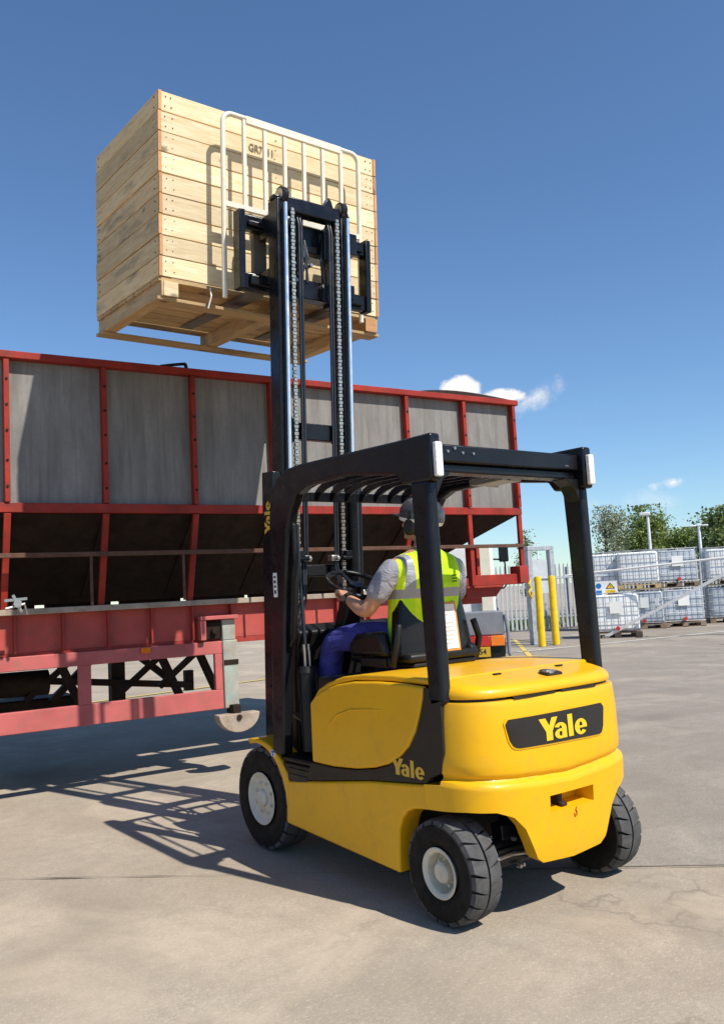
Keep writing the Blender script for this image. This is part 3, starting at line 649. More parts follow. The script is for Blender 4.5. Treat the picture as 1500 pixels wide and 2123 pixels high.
# mast: stages tilt back together
TILT = .051; ML, MR = (0,1.743,.3), (TILT,0,0)
def mobj(name, bm, mat, parent=FL, **k): 
    if parent is FL: return obj(name, bm, mat, FL, ML, MR, **k)
    return obj(name, bm, mat, parent, **k)
def chan(bm, x0, x1, y0, y1, z0, z1, open_to, t=.022):
    """C section rail; open_to = +1 opens towards +x"""
    if open_to > 0: P = [(x0,y0),(x1,y0),(x1,y0+t),(x0+t,y0+t),(x0+t,y1-t),(x1,y1-t),(x1,y1),(x0,y1)]
    else: P = [(x1,y0),(x0,y0),(x0,y0+t),(x1-t,y0+t),(x1-t,y1-t),(x0,y1-t),(x0,y1),(x1,y1)]
    prism(bm, P, z0, z1, 'xy')
for sx in (-1, 1):
    bm = BM(); a, b = sorted((sx*.352, sx*.272)); chan(bm, a, b, .01, .145, -.12, 1.98, -sx); mr = mobj('outer_mast_rail', bm, BLKM, bevel=.006)
    if sx < 0:
        me = wordmark(); me.materials.clear(); me.materials.append(GTX)
        xs = [v.co.x for v in me.vertices]; sc = .21/(max(xs)-min(xs))
        for v in me.vertices: v.co = (-.3535+v.co.y*.08, .078+v.co.z*.072, 1.685+v.co.x*sc)
        link('lettering', me, mr)
    bm = BM(); a, b = sorted((sx*.290, sx*.215)); chan(bm, a, b, -.002, .118, 1.2, 3.77, -sx); mobj('inner_mast_rail', bm, BLKM, bevel=.006)
    bm = BM(); tube(bm, [(sx*.247,-.036,1.9),(sx*.247,-.036,3.73)], .0125, 20); mobj('lift_cylinder_rod', bm, CHR, smooth=60)
    bm = BM(); tube(bm, [(sx*.247,-.036,-.1),(sx*.247,-.036,1.9)], .032, 16); tube(bm, [(sx*.247,-.036,1.86),(sx*.247,-.036,1.93)], .040, 16); mobj('lift_cylinder', bm, BLKM, smooth=60)
    # leaf chain, alternating link plates
    bm = BM(); z = .95; i = 0
    while z < 3.70:
        w = .022 if i % 2 else .030
        bx(bm, sx*.178-w/2, sx*.178+w/2, -.012, .006, z, z+.0185); z += .0235; i += 1
    mobj('lift_chain', bm, CHN, smooth=0)
    bm = BM(); tube(bm, [(sx*.178,-.004,.95),(sx*.178,-.004,3.7)], .006, 6); mobj('chain_pin_core', bm, BLKM)
    for q in (0, 1):
        x = (-.118 if sx < 0 else .125)+.020*q; bm = BM(); tube(bm, [(x,.012,1.42),(x,.012,2.5),(x,.012,3.62),(x,.035,3.70),(x,.06,3.66),(x,.065,3.45)], .0095, 8); mobj('hydraulic_hose', bm, HOS, smooth=60)
    bm = BM(); tube(bm, [(sx*.13,.012,1.42),(sx*.15,-.02,1.2),(sx*.24,-.03,.98),(sx*.27,-.03,.8)], .009, 8); tube(bm, [(sx*.11,.012,1.42),(sx*.14,-.025,1.15),(sx*.25,-.04,.9)], .008, 8); mobj('lower_hose', bm, HOS, smooth=60)
    bm = BM(); bx(bm, sx*.11-.03, sx*.11+.03, -.01,.04,1.40,1.44); lathe(bm, [(-.05,.012),(-.02,.014)], 10, 'y', (sx*.11,0,1.42)); mobj('hose_clamp', bm, STL, bevel=.003)
    bm = BM(); tube(bm, [(sx*.20-.05,-.036,1.42),(sx*.20+.08,-.036,1.42)], .017, 10); bx(bm, sx*.20-.03,sx*.20+.05,-.05,.02,1.43,1.47); mobj('chain_anchor', bm, BLKM, bevel=.003)
bm = BM(); bx(bm, -.215,.215,.0,.09,3.70,3.80); bx(bm, -.30,.30,.02,.09,3.765,3.80); mobj('mast_top_beam', bm, BLKM, bevel=.01)
bm = BM(); bx(bm, -.215,.215,.03,.10,2.20,2.31)
for sx in (-1, 1): prism(bm, [(sx*.215,2.10),(sx*.215,2.42),(sx*.19,2.36),(sx*.16,2.31),(sx*.13,2.30),(sx*.13,2.21),(sx*.16,2.20),(sx*.19,2.16)], .035, .095, 'xz')
mobj('mast_cross_beam', bm, BLKM, bevel=.006)
for q in ((-.30,.30,.03,.13,-.05,.12), (-.30,.30,.05,.14,1.30,1.38), (-.30,.30,.06,.14,.65,.75)):
    bm = BM(); bx(bm, *q); mobj('mast_tie_beam', bm, BLKM, bevel=.01)
for sx in (-1, 1):
    bm = BM(); lathe(bm, [(-.022,.050),(-.02,.058),(.02,.058),(.022,.050)], 24, 'x'); pu = obj('chain_pulley', bm, BLK, FL, (sx*.235, 1.743-.051*3.56+.015, .3+3.795), MR)
    bm = BM(); lathe(bm, [(-.0235,.030),(-.0225,.044),(.0225,.044),(.0235,.030)], 24, 'x'); lathe(bm, [(-.028,.016),(.028,.016)], 14, 'x'); obj('pulley_bearing', bm, STL, pu)
bm = BM(); prism(bm, [(.10,3.80),(.20,3.80),(.175,3.87),(.15,3.885)], .05, .09, 'xz'); mobj('pulley_bracket', bm, BLKM, bevel=.004)
# tilt cylinders
for sx in (-1, 1):
    bm = BM(); tube(bm, [(sx*.40,1.10,.70),(sx*.40,1.5,.82)], .035, 14); tube(bm, [(sx*.40,1.5,.82),(sx*.36,1.76,.92)], .018, 12); obj('tilt_cylinder', bm, BLKM, FL, smooth=50)
# carriage, load backrest, forks
CX = .07
bm = BM(); bx(bm, CX-.50,CX+.50,.20,.265,3.60,3.70); bx(bm, CX-.50,CX+.50,.20,.265,3.20,3.31); bx(bm, CX-.47,CX+.47,.175,.20,3.62,3.655); bx(bm, CX-.46,CX-.20,.17,.2,3.225,3.29); bx(bm, CX+.20,CX+.46,.17,.2,3.225,3.29)
carr = mobj('fork_carriage', bm, BLKM, bevel=.008)
bm = BM()
for sx in (-1, 1):
    bx(bm, CX+sx*.515-.022,CX+sx*.515+.022,.18,.27,3.19,3.72); bx(bm, CX+sx*.30-.05,CX+sx*.30+.05,.13,.27,3.24,3.34); bx(bm, CX+sx*.30-.055,CX+sx*.30+.055,.10,.24,3.55,3.70)
    bx(bm, CX+sx*.15-.03,CX+sx*.15+.03,.06,.2,3.15,3.72)
bx(bm, CX-.10,CX+.12,.12,.2,3.50,3.68); bx(bm, CX-.2,CX+.2,.1,.2,3.17,3.30)
obj('carriage_side_plate', bm, BLKM, carr, bevel=.006)
bm = BM()
for k in range(9):
    x = random.uniform(-.16,.22); tube(bm, [(x,.12,3.62),(x+random.uniform(-.05,.05),.08,3.45),(x+random.uniform(-.08,.08),.1,3.28)], .009, 6)
obj('carriage_hose', bm, HOS, carr)
for k in range(7):
    bm = BM(); lathe(bm, [(.055,.012),(.12,.012)], 8, 'y', (random.uniform(-.14,.2),0,random.uniform(3.2,3.4))); obj('hose_fitting', bm, STL, carr)
bw, bt, bb = .563, 4.43, 3.16; yb = .345
bm = BM(); cr = [(CX-bw,yb,bb),(CX-bw,yb,bt-.07)]
for k in range(1, 7): a = math.pi-k*math.pi/12; cr.append((CX-bw+.07+.07*math.cos(a), yb, bt-.07+.07*math.sin(a)))
for k in range(0, 7): a = math.pi/2-k*math.pi/12; cr.append((CX+bw-.07+.07*math.cos(a), yb, bt-.07+.07*math.sin(a)))
cr.append((CX+bw,yb,bb))
tube(bm, cr, .0185, 8)
BR = mobj('load_backrest', bm, CRM, smooth=50)
bm = BM(); bar(bm, (CX-bw+.17,yb-.004,bt-.012), (CX+bw-.17,yb-.004,bt-.012), .03, .05); obj('backrest_top_bar', bm, CRM, BR)
bm = BM(); bar(bm, (CX-bw,yb,3.80), (CX+bw,yb,3.80), .03, .035); obj('backrest_mid_bar', bm, CRM, BR)
for k in range(1, 7):
    x = CX-bw+2*bw*k/7; bm = BM(); bar(bm, (x,yb,3.81), (x,yb,bt-.01), .024, .024, (0,1,0)); obj('backrest_bar', bm, CRM, BR)
for sx in (-1, 1):
    bm = BM(); pf = [(.275,3.74),(.315,3.74),(.318,3.30),(.335,3.262),(.37,3.246),(1.45,3.248),(1.45,3.238),(.40,3.202),(.345,3.202),(.30,3.220),(.275,3.26)]
    prism(bm, pf, CX+sx*.33-.05, CX+sx*.33+.05); mobj('fork', bm, FRK, bevel=.006)
# dashboard, column, wheel, levers
bm = BM(); prism(bm, [(1.36,.57),(1.36,1.0),(1.33,1.20),(1.30,1.27),(1.40,1.31),(1.58,1.27),(1.60,.57)], -.43, .43); DASH = obj('dashboard', bm, PLA, FL, bevel=.02, seg=3)
bm = BM(); bar(bm, (-.12,1.46,.85), (-.12,1.18,1.44), .10, .12, (1,0,0)); obj('steering_column', bm, PLA, FL, bevel=.015)
sc_ = Vector((-.125,1.125,1.53)); sn = Vector((0,-.46,.89)).normalized(); s1 = Vector((1,0,0)); s2 = sn.cross(s1)
bm = BM(); ring = [sc_+(s1*math.cos(2*math.pi*k/40)+s2*math.sin(2*math.pi*k/40))*.175 for k in range(40)]
rings = []
for k in range(40):
    c = ring[k]; rad = (c-sc_).normalized()
    rings.append([bm.verts.new(c+rad*.0155*math.cos(2*math.pi*j/10)+sn*.0155*math.sin(2*math.pi*j/10)) for j in range(10)])
for k in range(40):
    for j in range(10): bm.faces.new((rings[k][j], rings[(k+1) % 40][j], rings[(k+1) % 40][(j+1) % 10], rings[k][(j+1) % 10]))
SW = obj('steering_wheel', bm, VIN, FL, smooth=60)
bm = BM()
for a in (R(90), R(210), R(330)): bar(bm, sc_-sn*.015, sc_+(s1*math.cos(a)+s2*math.sin(a))*.17, .03, .012, sn)
tube(bm, [sc_-sn*.06, sc_+sn*.005], .045, 16); obj('steering_spoke', bm, VIN, SW, bevel=.003)
for k in range(4):
    x = .22+.06*k; bm = BM(); tube(bm, [(x,1.24,1.24),(x,1.16,1.40)], .007, 6); lv = obj('control_lever', bm, STL, FL)
    bm = BM(); lathe(bm, [(-.02,.008),(-.01,.017),(.012,.017),(.022,.008)], 10, 'z', (x,1.157,1.41)); obj('knob', bm, PLA, lv)
bm = BM(); tube(bm, [(-.42,1.22,.60),(-.42,1.24,.95),(-.42,1.24,1.04)], .06, 18); tube(bm, [(-.42,1.24,1.04),(-.42,1.24,1.075)], [.066,.05], 18); cy = obj('cable_cover', bm, PLA, FL, smooth=40)
for q in (0, 1):
    bm = BM(); tube(bm, [(-.435+.03*q,1.24,1.07),(-.437+.03*q,1.24,1.15),(-.44+.03*q,1.24,1.2)], .009, 8); obj('cable_gland', bm, STL, cy)
bm = BM(); tube(bm, [(-.43,1.24,1.2),(-.44,1.25,1.6),(-.42,1.28,1.9)], .010, 8); obj('loom', bm, HOS, cy)
# seat
bm = BM(); nx, nz = 12, 14; g = []
for j in range(nz+1):
    t = j/nz; z = 1.13+.355*t; hw = .265-.055*t**1.5 if t < .9 else .265-.055*t**1.5-.04*(t-.9)/.1
    g.append([(hw*(2*i/nx-1), z, .525+.03*t + .055*abs(2*i/nx-1)**2.2 + (.02 if t > .93 else 0)) for i in range(nx+1)])
fr = [[bm.verts.new((x, y, z)) for x, z, y in r_] for r_ in g]; bk = [[bm.verts.new((x*.93, y+.095, z-.01)) for x, z, y in r_] for r_ in g]
for j in range(nz):
    for i in range(nx):
        bm.faces.new((fr[j][i], fr[j][i+1], fr[j+1][i+1], fr[j+1][i])); bm.faces.new((bk[j][i], bk[j+1][i], bk[j+1][i+1], bk[j][i+1]))
for j in range(nz): bm.faces.new((fr[j][0], fr[j+1][0], bk[j+1][0], bk[j][0])); bm.faces.new((fr[j][nx], bk[j][nx], bk[j+1][nx], fr[j+1][nx]))
for i in range(nx): bm.faces.new((fr[0][i], bk[0][i], bk[0][i+1], fr[0][i+1])); bm.faces.new((fr[nz][i], fr[nz][i+1], bk[nz][i+1], bk[nz][i]))
SEAT = obj('seat', bm, VIN, FL, bevel=.012, seg=3, smooth=60)
bm = BM(); bx(bm, -.255,.255,.56,1.06,1.085,1.155); obj('seat_cushion', bm, VIN, SEAT, bevel=.03, seg=4)
bm = BM(); bx(bm, -.24,.22,.50,.98,1.07,1.10); bx(bm, -.27,.225,.49,.62,1.10,1.145); obj('seat_base', bm, PLA, SEAT, bevel=.015)
for sx in (-1, 1):
    bm = BM(); prism(bm, [(.62,1.13),(.96,1.13),(.97,1.20),(.90,1.255),(.66,1.27)], sx*.265, sx*.325); hr = obj('hip_restraint', bm, VIN, SEAT, bevel=.03, seg=4)
    bm = BM(); tube(bm, [(sx*.30,.60,1.08),(sx*.30,.56,1.20),(sx*.27,.57,1.3)], .02, 8); bx(bm, sx*.285, sx*.32, .64,.86,1.075,1.125); obj('seat_bracket', bm, PLA, SEAT, bevel=.006)
bm = BM(); bx(bm, -.08,.10,.497,.512,1.15,1.42); DH = obj('document_holder', bm, ORG, SEAT, bevel=.004, rot=(-.10,0,0), loc=(0,-.112,.045))
bm = BM(); bx(bm, -.063,.083,.4935,.496,1.165,1.405); pg = obj('sheet', bm, PAP, DH)
bm = BM(); random.seed(5)
for k in range(9): bx(bm, -.052,-.052+random.uniform(.05,.12),.4925,.4933,1.19+.022*k,1.19+.022*k+.006)
obj('print_line', bm, pm('faint print', (.5,.42,.36), .6), pg)
bm = BM(); bx(bm, .215,.27,.66,1.0,1.24,1.29); bx(bm, .215,.27,.60,.70,1.08,1.26); lathe(bm, [(.195,.05),(.25,.05)], 20, 'x', (0,.57,1.125)); obj('armrest', bm, PLA, SEAT, bevel=.015)

# ------------------------------------------------------------------ driver
def skin_mesh(chains, sub=2):
    """chains: lists of (x,y,z,rx[,ry]); vertices closer than 1 mm are shared; grown with a Skin modifier"""
    verts, rad, edges, idx = [], [], [], {}
    for ch in chains:
        prev = None
        for p in ch:
            k = tuple(round(c, 3) for c in p[:3])
            if k not in idx: idx[k] = len(verts); verts.append(p[:3]); rad.append((p[3], p[4] if len(p) > 4 else p[3]))
            if prev is not None and prev != idx[k]: edges.append((prev, idx[k]))
            prev = idx[k]
    me = bpy.data.meshes.new('skeleton'); me.from_pydata(verts, edges, []); o = bpy.data.objects.new('skeleton', me); COL.objects.link(o)
    m = o.modifiers.new('skin', 'SKIN'); m.use_smooth_shade = True
    for i, r_ in enumerate(rad): me.skin_vertices[0].data[i].radius = r_
    me.skin_vertices[0].data[0].use_root = True
    s = o.modifiers.new('sub', 'SUBSURF'); s.levels = sub; s.render_levels = sub
    dg = bpy.context.evaluated_depsgraph_get(); res = bpy.data.meshes.new_from_object(o.evaluated_get(dg))
    bpy.data.objects.remove(o); return res
def ball(bm, c, r, rot=None, seg=20):
    v = bmesh.ops.create_uvsphere(bm, u_segments=seg, v_segments=seg//2+2, radius=1)['verts']
    for q in v:
        p = Vector((q.co.x*r[0], q.co.y*r[1], q.co.z*r[2]))
        if rot: p = rot @ p
        q.co = p+Vector(c)
def remesh(name, meshes, vox, mat, smooth=2):
    bm = BM()
    for m in meshes: bm.from_mesh(m)
    me = bpy.data.meshes.new(name); bm.to_mesh(me); bm.free(); o = bpy.data.objects.new(name, me); COL.objects.link(o)
    r_ = o.modifiers.new('remesh', 'REMESH'); r_.mode = 'VOXEL'; r_.voxel_size = vox; r_.use_smooth_shade = True
    s = o.modifiers.new('smooth', 'SMOOTH'); s.factor = .5; s.iterations = smooth
    dg = bpy.context.evaluated_depsgraph_get(); res = bpy.data.meshes.new_from_object(o.evaluated_get(dg)); bpy.data.objects.remove(o)
    res.materials.clear(); res.materials.append(mat); res.polygons.foreach_set('use_smooth', [True]*len(res.polygons)); return res
pel = (.0,.70,1.21); hd = Vector((-.004,.655,1.862))
LSH, LEL, LWR = (-.238,.64,1.600), (-.352,.735,1.375), (-.315,.955,1.452)
RSH, REL, RWR = (.215,.64,1.60), (.345,.80,1.36), (.300,1.03,1.40)
body = skin_mesh([
 [pel+(.15,.11), (.0,.665,1.36,.145,.10), (.0,.645,1.52,.155,.105), (.0,.645,1.64,.10,.075), (.004,.645,1.72,.056,.056), (.010,.652,1.80,.06,.062)],
 [(.0,.645,1.64,.10,.075), LSH+(.062,), (LSH[0]*.6+LEL[0]*.4, LSH[1]*.6+LEL[1]*.4, LSH[2]*.6+LEL[2]*.4, .052), LEL+(.045,), ((LEL[0]*.6+LWR[0]*.4), LEL[1]*.6+LWR[1]*.4+.0, LEL[2]*.6+LWR[2]*.4-.006, .046), LWR+(.030,)],
 [(.0,.645,1.64,.10,.075), RSH+(.062,), (RSH[0]*.6+REL[0]*.4, RSH[1]*.6+REL[1]*.4, RSH[2]*.6+REL[2]*.4, .052), REL+(.045,), ((REL[0]*.6+RWR[0]*.4), REL[1]*.6+RWR[1]*.4, REL[2]*.6+RWR[2]*.4, .044), RWR+(.030,)],
 [pel+(.15,.11), (-.115,.74,1.215,.085), (-.20,1.0,1.225,.074), (-.262,1.185,1.205,.060), (-.265,1.235,1.02,.055), (-.265,1.265,.82,.042), (-.265,1.27,.72,.04)],
 [pel+(.15,.11), (.115,.74,1.215,.085), (.165,1.0,1.225,.074), (.19,1.19,1.205,.060), (.19,1.25,1.02,.055), (.19,1.28,.82,.042), (.19,1.29,.72,.04)],
])
# head with face, turned a little to the left and up at the load
hrot = Matrix.Rotation(R(14), 3, 'Z') @ Matrix.Rotation(R(14), 3, 'X')
bm = BM()
ball(bm, hd, (.076,.096,.098), hrot, 28); ball(bm, hd+hrot @ Vector((0,.028,-.055)), (.056,.064,.062), hrot); ball(bm, hd+hrot @ Vector((0,.074,-.098)), (.024,.018,.018), hrot, 12)
ball(bm, hd+hrot @ Vector((0,.098,-.028)), (.013,.02,.026), hrot, 12); ball(bm, hd+hrot @ Vector((0,.105,-.042)), (.018,.016,.012), hrot, 12)
ball(bm, hd+hrot @ Vector((0,.088,-.073)), (.024,.010,.010), hrot, 12)
for sx in (-1, 1):
    ball(bm, hd+hrot @ Vector((sx*.075,-.012,-.02)), (.010,.020,.032), hrot, 12); ball(bm, hd+hrot @ Vector((sx*.031,.082,.008)), (.02,.012,.008), hrot, 12); ball(bm, hd+hrot @ Vector((sx*.045,.062,-.035)), (.022,.022,.022), hrot, 12)
hm = bpy.data.meshes.new('head'); bm.to_mesh(hm); bm.free()
def hand(wr, fwd, side, palm, s):
    """palm, four unequal curled fingers and a thumb; fwd = towards the knuckles, side = towards the thumb"""
    wr = Vector(wr); f = Vector(fwd).normalized(); si = Vector(side).normalized(); n = Vector(palm).normalized(); ch = []
    kn = wr+f*.085
    ch.append([(*wr,.026,.022), (*(wr+f*.045),.036,.018), (*kn,.036,.015)])
    for k, (off, ln) in enumerate(((.030,.075),(.010,.084),(-.011,.078),(-.030,.062))):
        a = kn+si*off-f*.03; b = kn+si*off; c = b+f*ln*.32+n*ln*.22; d = c+n*ln*.40-f*ln*.05; e = d-f*ln*.30+n*ln*.08
        ch.append([(*a,.011), (*b,.0105), (*c,.0098), (*d,.0090), (*e,.0075)])
    a = wr+f*.03+si*.02; b = a+si*.035+f*.012+n*.012; c = b+si*.008+f*.022+n*.026; d = c+f*.012+n*.02-si*.004
    ch.append([(*a,.014), (*b,.0125), (*c,.011), (*d,.0085)])
    return [skin_mesh([c_], 1) for c_ in ch]
hl = hand(LWR, (.13,.85,.5), (.8,.1,-.1), (.15,.45,-.85), 1); hr_ = hand(RWR, (-.05,.95,.05), (-.9,0,.2), (0,.25,-1), 1)
person = link('person', remesh('person', [body, hm]+hl+hr_, .0058, SKN, 2)); tag(person, 'driver in lime vest, grey helmet and blue trousers sitting at the forklift wheel', 'person')
# clothes
def cloth(name, chains, vox, mat, sub=2): return link(name, remesh(name, [skin_mesh(c, sub) for c in chains], vox, mat, 3), person)
tro = [[pel+(.168,.128), (-.115,.74,1.215,.100), (-.20,1.0,1.232,.092), (-.265,1.195,1.208,.078), (-.268,1.238,1.02,.074), (-.268,1.268,.84,.066), (-.268,1.275,.745,.064)],
       [pel+(.168,.128), (.115,.74,1.215,.100), (.165,1.0,1.232,.092), (.19,1.20,1.208,.078), (.19,1.255,1.02,.074), (.19,1.285,.84,.066), (.19,1.295,.745,.064)]]
cloth('trousers', [tro], .009, TRO)
slv = lambda a, b, k: tuple(Vector(a).lerp(Vector(b), k))
shirt = [[(-.20,.642,1.605,.06,.06), LSH+(.078,), slv(LSH,LEL,.45)+(.070,), slv(LSH,LEL,.80)+(.070,)], [(.19,.642,1.605,.06,.06), RSH+(.082,), slv(RSH,REL,.45)+(.078,), slv(RSH,REL,.80)+(.074,)]]
cloth('shirt_sleeve', [[shirt[0]]], .008, TSH); cloth('shirt_sleeve', [[shirt[1]]], .008, TSH)
def loft_mesh(rings, n=40, e=2.4):
    bm = BM(); rr = []
    for (z, cx, cy, rx, ry) in rings:
        ring = []
        for k in range(n):
            a = 2*math.pi*k/n; c, s_ = math.cos(a), math.sin(a)
            ring.append(bm.verts.new((cx+rx*math.copysign(abs(c)**(2/e), c), cy+ry*math.copysign(abs(s_)**(2/e), s_), z)))
        rr.append(ring)
    for a, b in zip(rr, rr[1:]):
        for k in range(n): bm.faces.new((a[k], a[(k+1) % n], b[(k+1) % n], b[k]))
    bm.faces.new(rr[0][::-1]); bm.faces.new(rr[-1]); m_ = bpy.data.meshes.new('loft'); bm.to_mesh(m_); bm.free(); return m_
vring = [(1.14,-.01,.70,.190,.145),(1.22,-.01,.695,.200,.148),(1.32,-.01,.68,.206,.145),(1.42,-.01,.66,.216,.138),(1.50,-.008,.648,.232,.134),(1.56,-.006,.643,.252,.126),(1.60,-.005,.642,.262,.116),(1.638,-.004,.642,.242,.106),(1.668,-.002,.642,.182,.094),(1.69,.0,.644,.112,.078),(1.712,.0,.646,.076,.072)]
vo = link('high_visibility_vest', remesh('high_visibility_vest', [loft_mesh(vring)], .008, VES, 4), person)
bm = BM()
for sx, off in ((-1,0),):
    for k in range(9): tube(bm, [(.062+.012*(k % 3),.495,1.545-.016*(k//3)),(.070+.012*(k % 3),.495,1.552-.016*(k//3))], .003, 5)
lgm = obj('vest_emblem', bm, DTX, vo)
# boots
for x, y in ((-.268,1.285),(.19,1.305)):
    bm = BM(); ball(bm, (x,y-.01,.70), (.052,.062,.075)); ball(bm, (x,y+.09,.635), (.05,.125,.055)); bx(bm, x-.05,x+.05,y-.06,y+.20,.578,.60); m_ = bpy.data.meshes.new('b'); bm.to_mesh(m_); bm.free()
    link('boot', remesh('boot', [m_], .008, BOO, 3), person)
# helmet: shell, brim, strap, ear defenders
bm = BM(); prof = [(-.012,.116),(.0,.118),(.03,.116),(.065,.104),(.095,.078),(.112,.04),(.117,.004)]
lathe(bm, prof, 32, 'z'); 
for v in bm.verts: v.co.y *= 1.14
he = obj('helmet', bm, HEL, person, smooth=60); he.rotation_euler = (hrot.to_euler()); he.location = hd+hrot @ Vector((0,-.004,.022))
bm = BM(); prism(bm, rpoly([(-.09,.08),(.09,.08),(.075,.175),(-.075,.175)], .035), -.012, -.004, 'xy'); tube(bm, [(0,-.13,.005),(0,-.10,.075),(0,0,.12),(0,.10,.075),(0,.13,.005)], .009, 6); obj('helmet_peak', bm, HEL, he, bevel=.002)
bm = BM(); lathe(bm, [(-.034,.106),(-.030,.112),(-.014,.117),(-.010,.112)], 32, 'z')
for v in bm.verts: v.co.y *= 1.12
obj('helmet_band', bm, WHT, he, smooth=50)
for sx in (-1, 1):
    bm = BM(); lathe(bm, sorted([(sx*.080,.030),(sx*.086,.040),(sx*.105,.040),(sx*.118,.030)]), 20, 'x', (0,.0,-.055))
    for v in bm.verts: v.co.z = -.055+(v.co.z+.055)*1.25
    ed = obj('ear_defender', bm, PLA, he, bevel=.004, smooth=50)
    bm = BM(); tube(bm, [(sx*.116,0,-.04),(sx*.127,0,.0),(sx*.118,0,.03)], .007, 6); obj('ear_defender_arm', bm, PLA, ed)
bm = BM(); ball(bm, hd+hrot @ Vector((0,-.028,-.028)), (.076,.078,.072), hrot); m_ = bpy.data.meshes.new('h'); bm.to_mesh(m_); bm.free(); link('hair', remesh('hair', [m_], .007, HAI, 2), person)
bm = BM(); wv = Vector(LWR); ax = (wv-Vector(LEL)).normalized(); tube(bm, [wv-ax*.022, wv+ax*.004], .0345, 20); wa = obj('wristwatch', bm, PLA, person, smooth=50)
bm = BM(); sdv = ax.cross(Vector((0,0,1))).normalized(); c0 = wv-ax*.01-Vector((.034,0,-.004)); tube(bm, [c0, c0+Vector((-.009,0,.001))], .017, 16); obj('watch_face', bm, STL, wa)

# ------------------------------------------------------------------ wooden crate on the forks
CR = empty('wooden_crate', ML, 0, 'pale pine slatted box with pallet base raised high on the forks', 'crate', rot=MR)
X0, X1, Y0, Y1, ZB, ZT = -.892, .908, .487, 1.645, 3.275, 4.525; PH = (ZT-ZB)/9; T = .022
random.seed(11)
def plank_mesh(L, H, D, gap=.004, seed=0):
    bm = BM(); bx(bm, -L/2, L/2, -D/2, D/2, -H/2+gap, H/2-gap); return mesh_of('plank', bm, None, 0)
me_l = plank_mesh(X1-X0-2*T, PH, T); me_l.materials.append(WOOD); me_s = plank_mesh(Y1-Y0, PH, T); me_s.materials.append(WODS); me_e = plank_mesh(.012, PH, T); me_e.materials.append(ENDG)
for k in range(9):
    z = ZB+PH*(k+.5); j = lambda: random.uniform(-.003,.003)
    for y in (Y0+T/2, Y1-T/2): link('plank', me_l, CR, ((X0+X1)/2, y+j(), z+j()*.5), (0, random.uniform(-.0015,.0015), 0), bevel=.002, seg=1)
    for x in (X0+T/2, X1-T/2):
        p = link('plank', me_s, CR, (x+j(), (Y0+Y1)/2, z+j()*.5), (0, 0, math.pi/2), bevel=.002, seg=1)
        link('end_grain', me_e, p, (-(Y1-Y0)/2-.001, 0, 0) if True else (0,0,0))
# corner posts inside, floor boards, bearers, runners
for x in (X0+T+.04, X1-T-.04):
    for y in (Y0+T+.04, Y1-T-.04):
        bm = BM(); bx(bm, -.035,.035,-.035,.035,ZB,ZT-.02); obj('corner_post', bm, WOOD, CR, (x, y, 0))
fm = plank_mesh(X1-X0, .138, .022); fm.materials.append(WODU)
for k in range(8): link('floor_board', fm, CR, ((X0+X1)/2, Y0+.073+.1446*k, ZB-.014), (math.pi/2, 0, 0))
bmz = ZB-.025
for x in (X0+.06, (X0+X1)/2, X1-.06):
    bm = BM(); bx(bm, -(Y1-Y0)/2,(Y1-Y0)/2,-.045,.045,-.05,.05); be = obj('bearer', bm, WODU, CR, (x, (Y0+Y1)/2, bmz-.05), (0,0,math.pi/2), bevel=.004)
    bm = BM(); bx(bm, -.05,.05,-.003,.003,-.048,.048)
    if x != (X0+X1)/2: obj('end_block', bm, ENDG if x > 0 else WOOD, be, (-(Y1-Y0)/2-.003, .02 if x > 0 else -.02, 0), (0,0,math.pi/2))
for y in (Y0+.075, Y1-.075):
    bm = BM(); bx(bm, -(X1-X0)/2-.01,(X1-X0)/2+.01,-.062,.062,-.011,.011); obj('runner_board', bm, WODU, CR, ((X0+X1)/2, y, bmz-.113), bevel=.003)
bm = BM()
for k in range(9):
    for x in (X0+.05, X0+.10, X1-.05, X1-.09, .0):
        for dz in (-.03,.035): lathe(bm, [(Y0-.0035,.0042),(Y0+.004,.0042)], 6, 'y', (x+random.uniform(-.008,.008), 0, ZB+PH*(k+.5)+dz))
    for y in (Y0+.06, Y1-.06):
        for dz in (-.03,.03): lathe(bm, [(X0-.0035,.0042),(X0+.004,.0042)], 6, 'x', (0, y, ZB+PH*(k+.5)+dz+random.uniform(-.01,.01)))
nl = obj('nail_head', bm, RST, CR); nl['kind'] = 'stuff'
text_obj('stencil', 'GR7  11', .078, pm('faded stencil ink', (.20,.16,.10), .8, var=.4, scale=40), CR, (-.115, Y0-.0045, ZT-PH*1.5), xs=.78, extrude=0, bold=.0015)
bm = BM(); tube(bm, [(-.53,Y0-.002,ZB-.02),(-.545,Y0-.05,ZB-.09),(-.56,Y0-.03,ZB-.17)], .005, 6); obj('loose_strap', bm, PAP, CR)

# ------------------------------------------------------------------ bulk trailer
TA = R(-4.9)
TR = empty('bulk_trailer', (-.5,3.69,0), TA, 'long red framed bulk tipper trailer with grey side panels and hopper bottom', 'trailer')
posts = [-5.36,-4.62,-3.88,-3.14,-2.40,-1.66,-.92,-.18,.575,1.32,2.06,2.80,3.525,4.205]
TX0, TX1, TD = posts[0], posts[-1], 2.45
for a, b in zip(posts, posts[1:]):
    bm = BM(); bx(bm, a+.002,b-.002,.03,.05,2.29,3.425); obj('side_panel', bm, PAN, TR)
for a, b in zip(posts, posts[1:]):
    bm = BM(); bx(bm, a+.002,b-.002,TD-.05,TD-.03,2.29,3.425); obj('far_panel', bm, PAN, TR)
bm = BM(); bx(bm, TX1-.02,TX1+.0,.05,TD-.05,2.25,3.40); bx(bm, TX0,TX0+.02,.05,TD-.05,2.25,3.40); obj('end_panel', bm, PAN, TR)
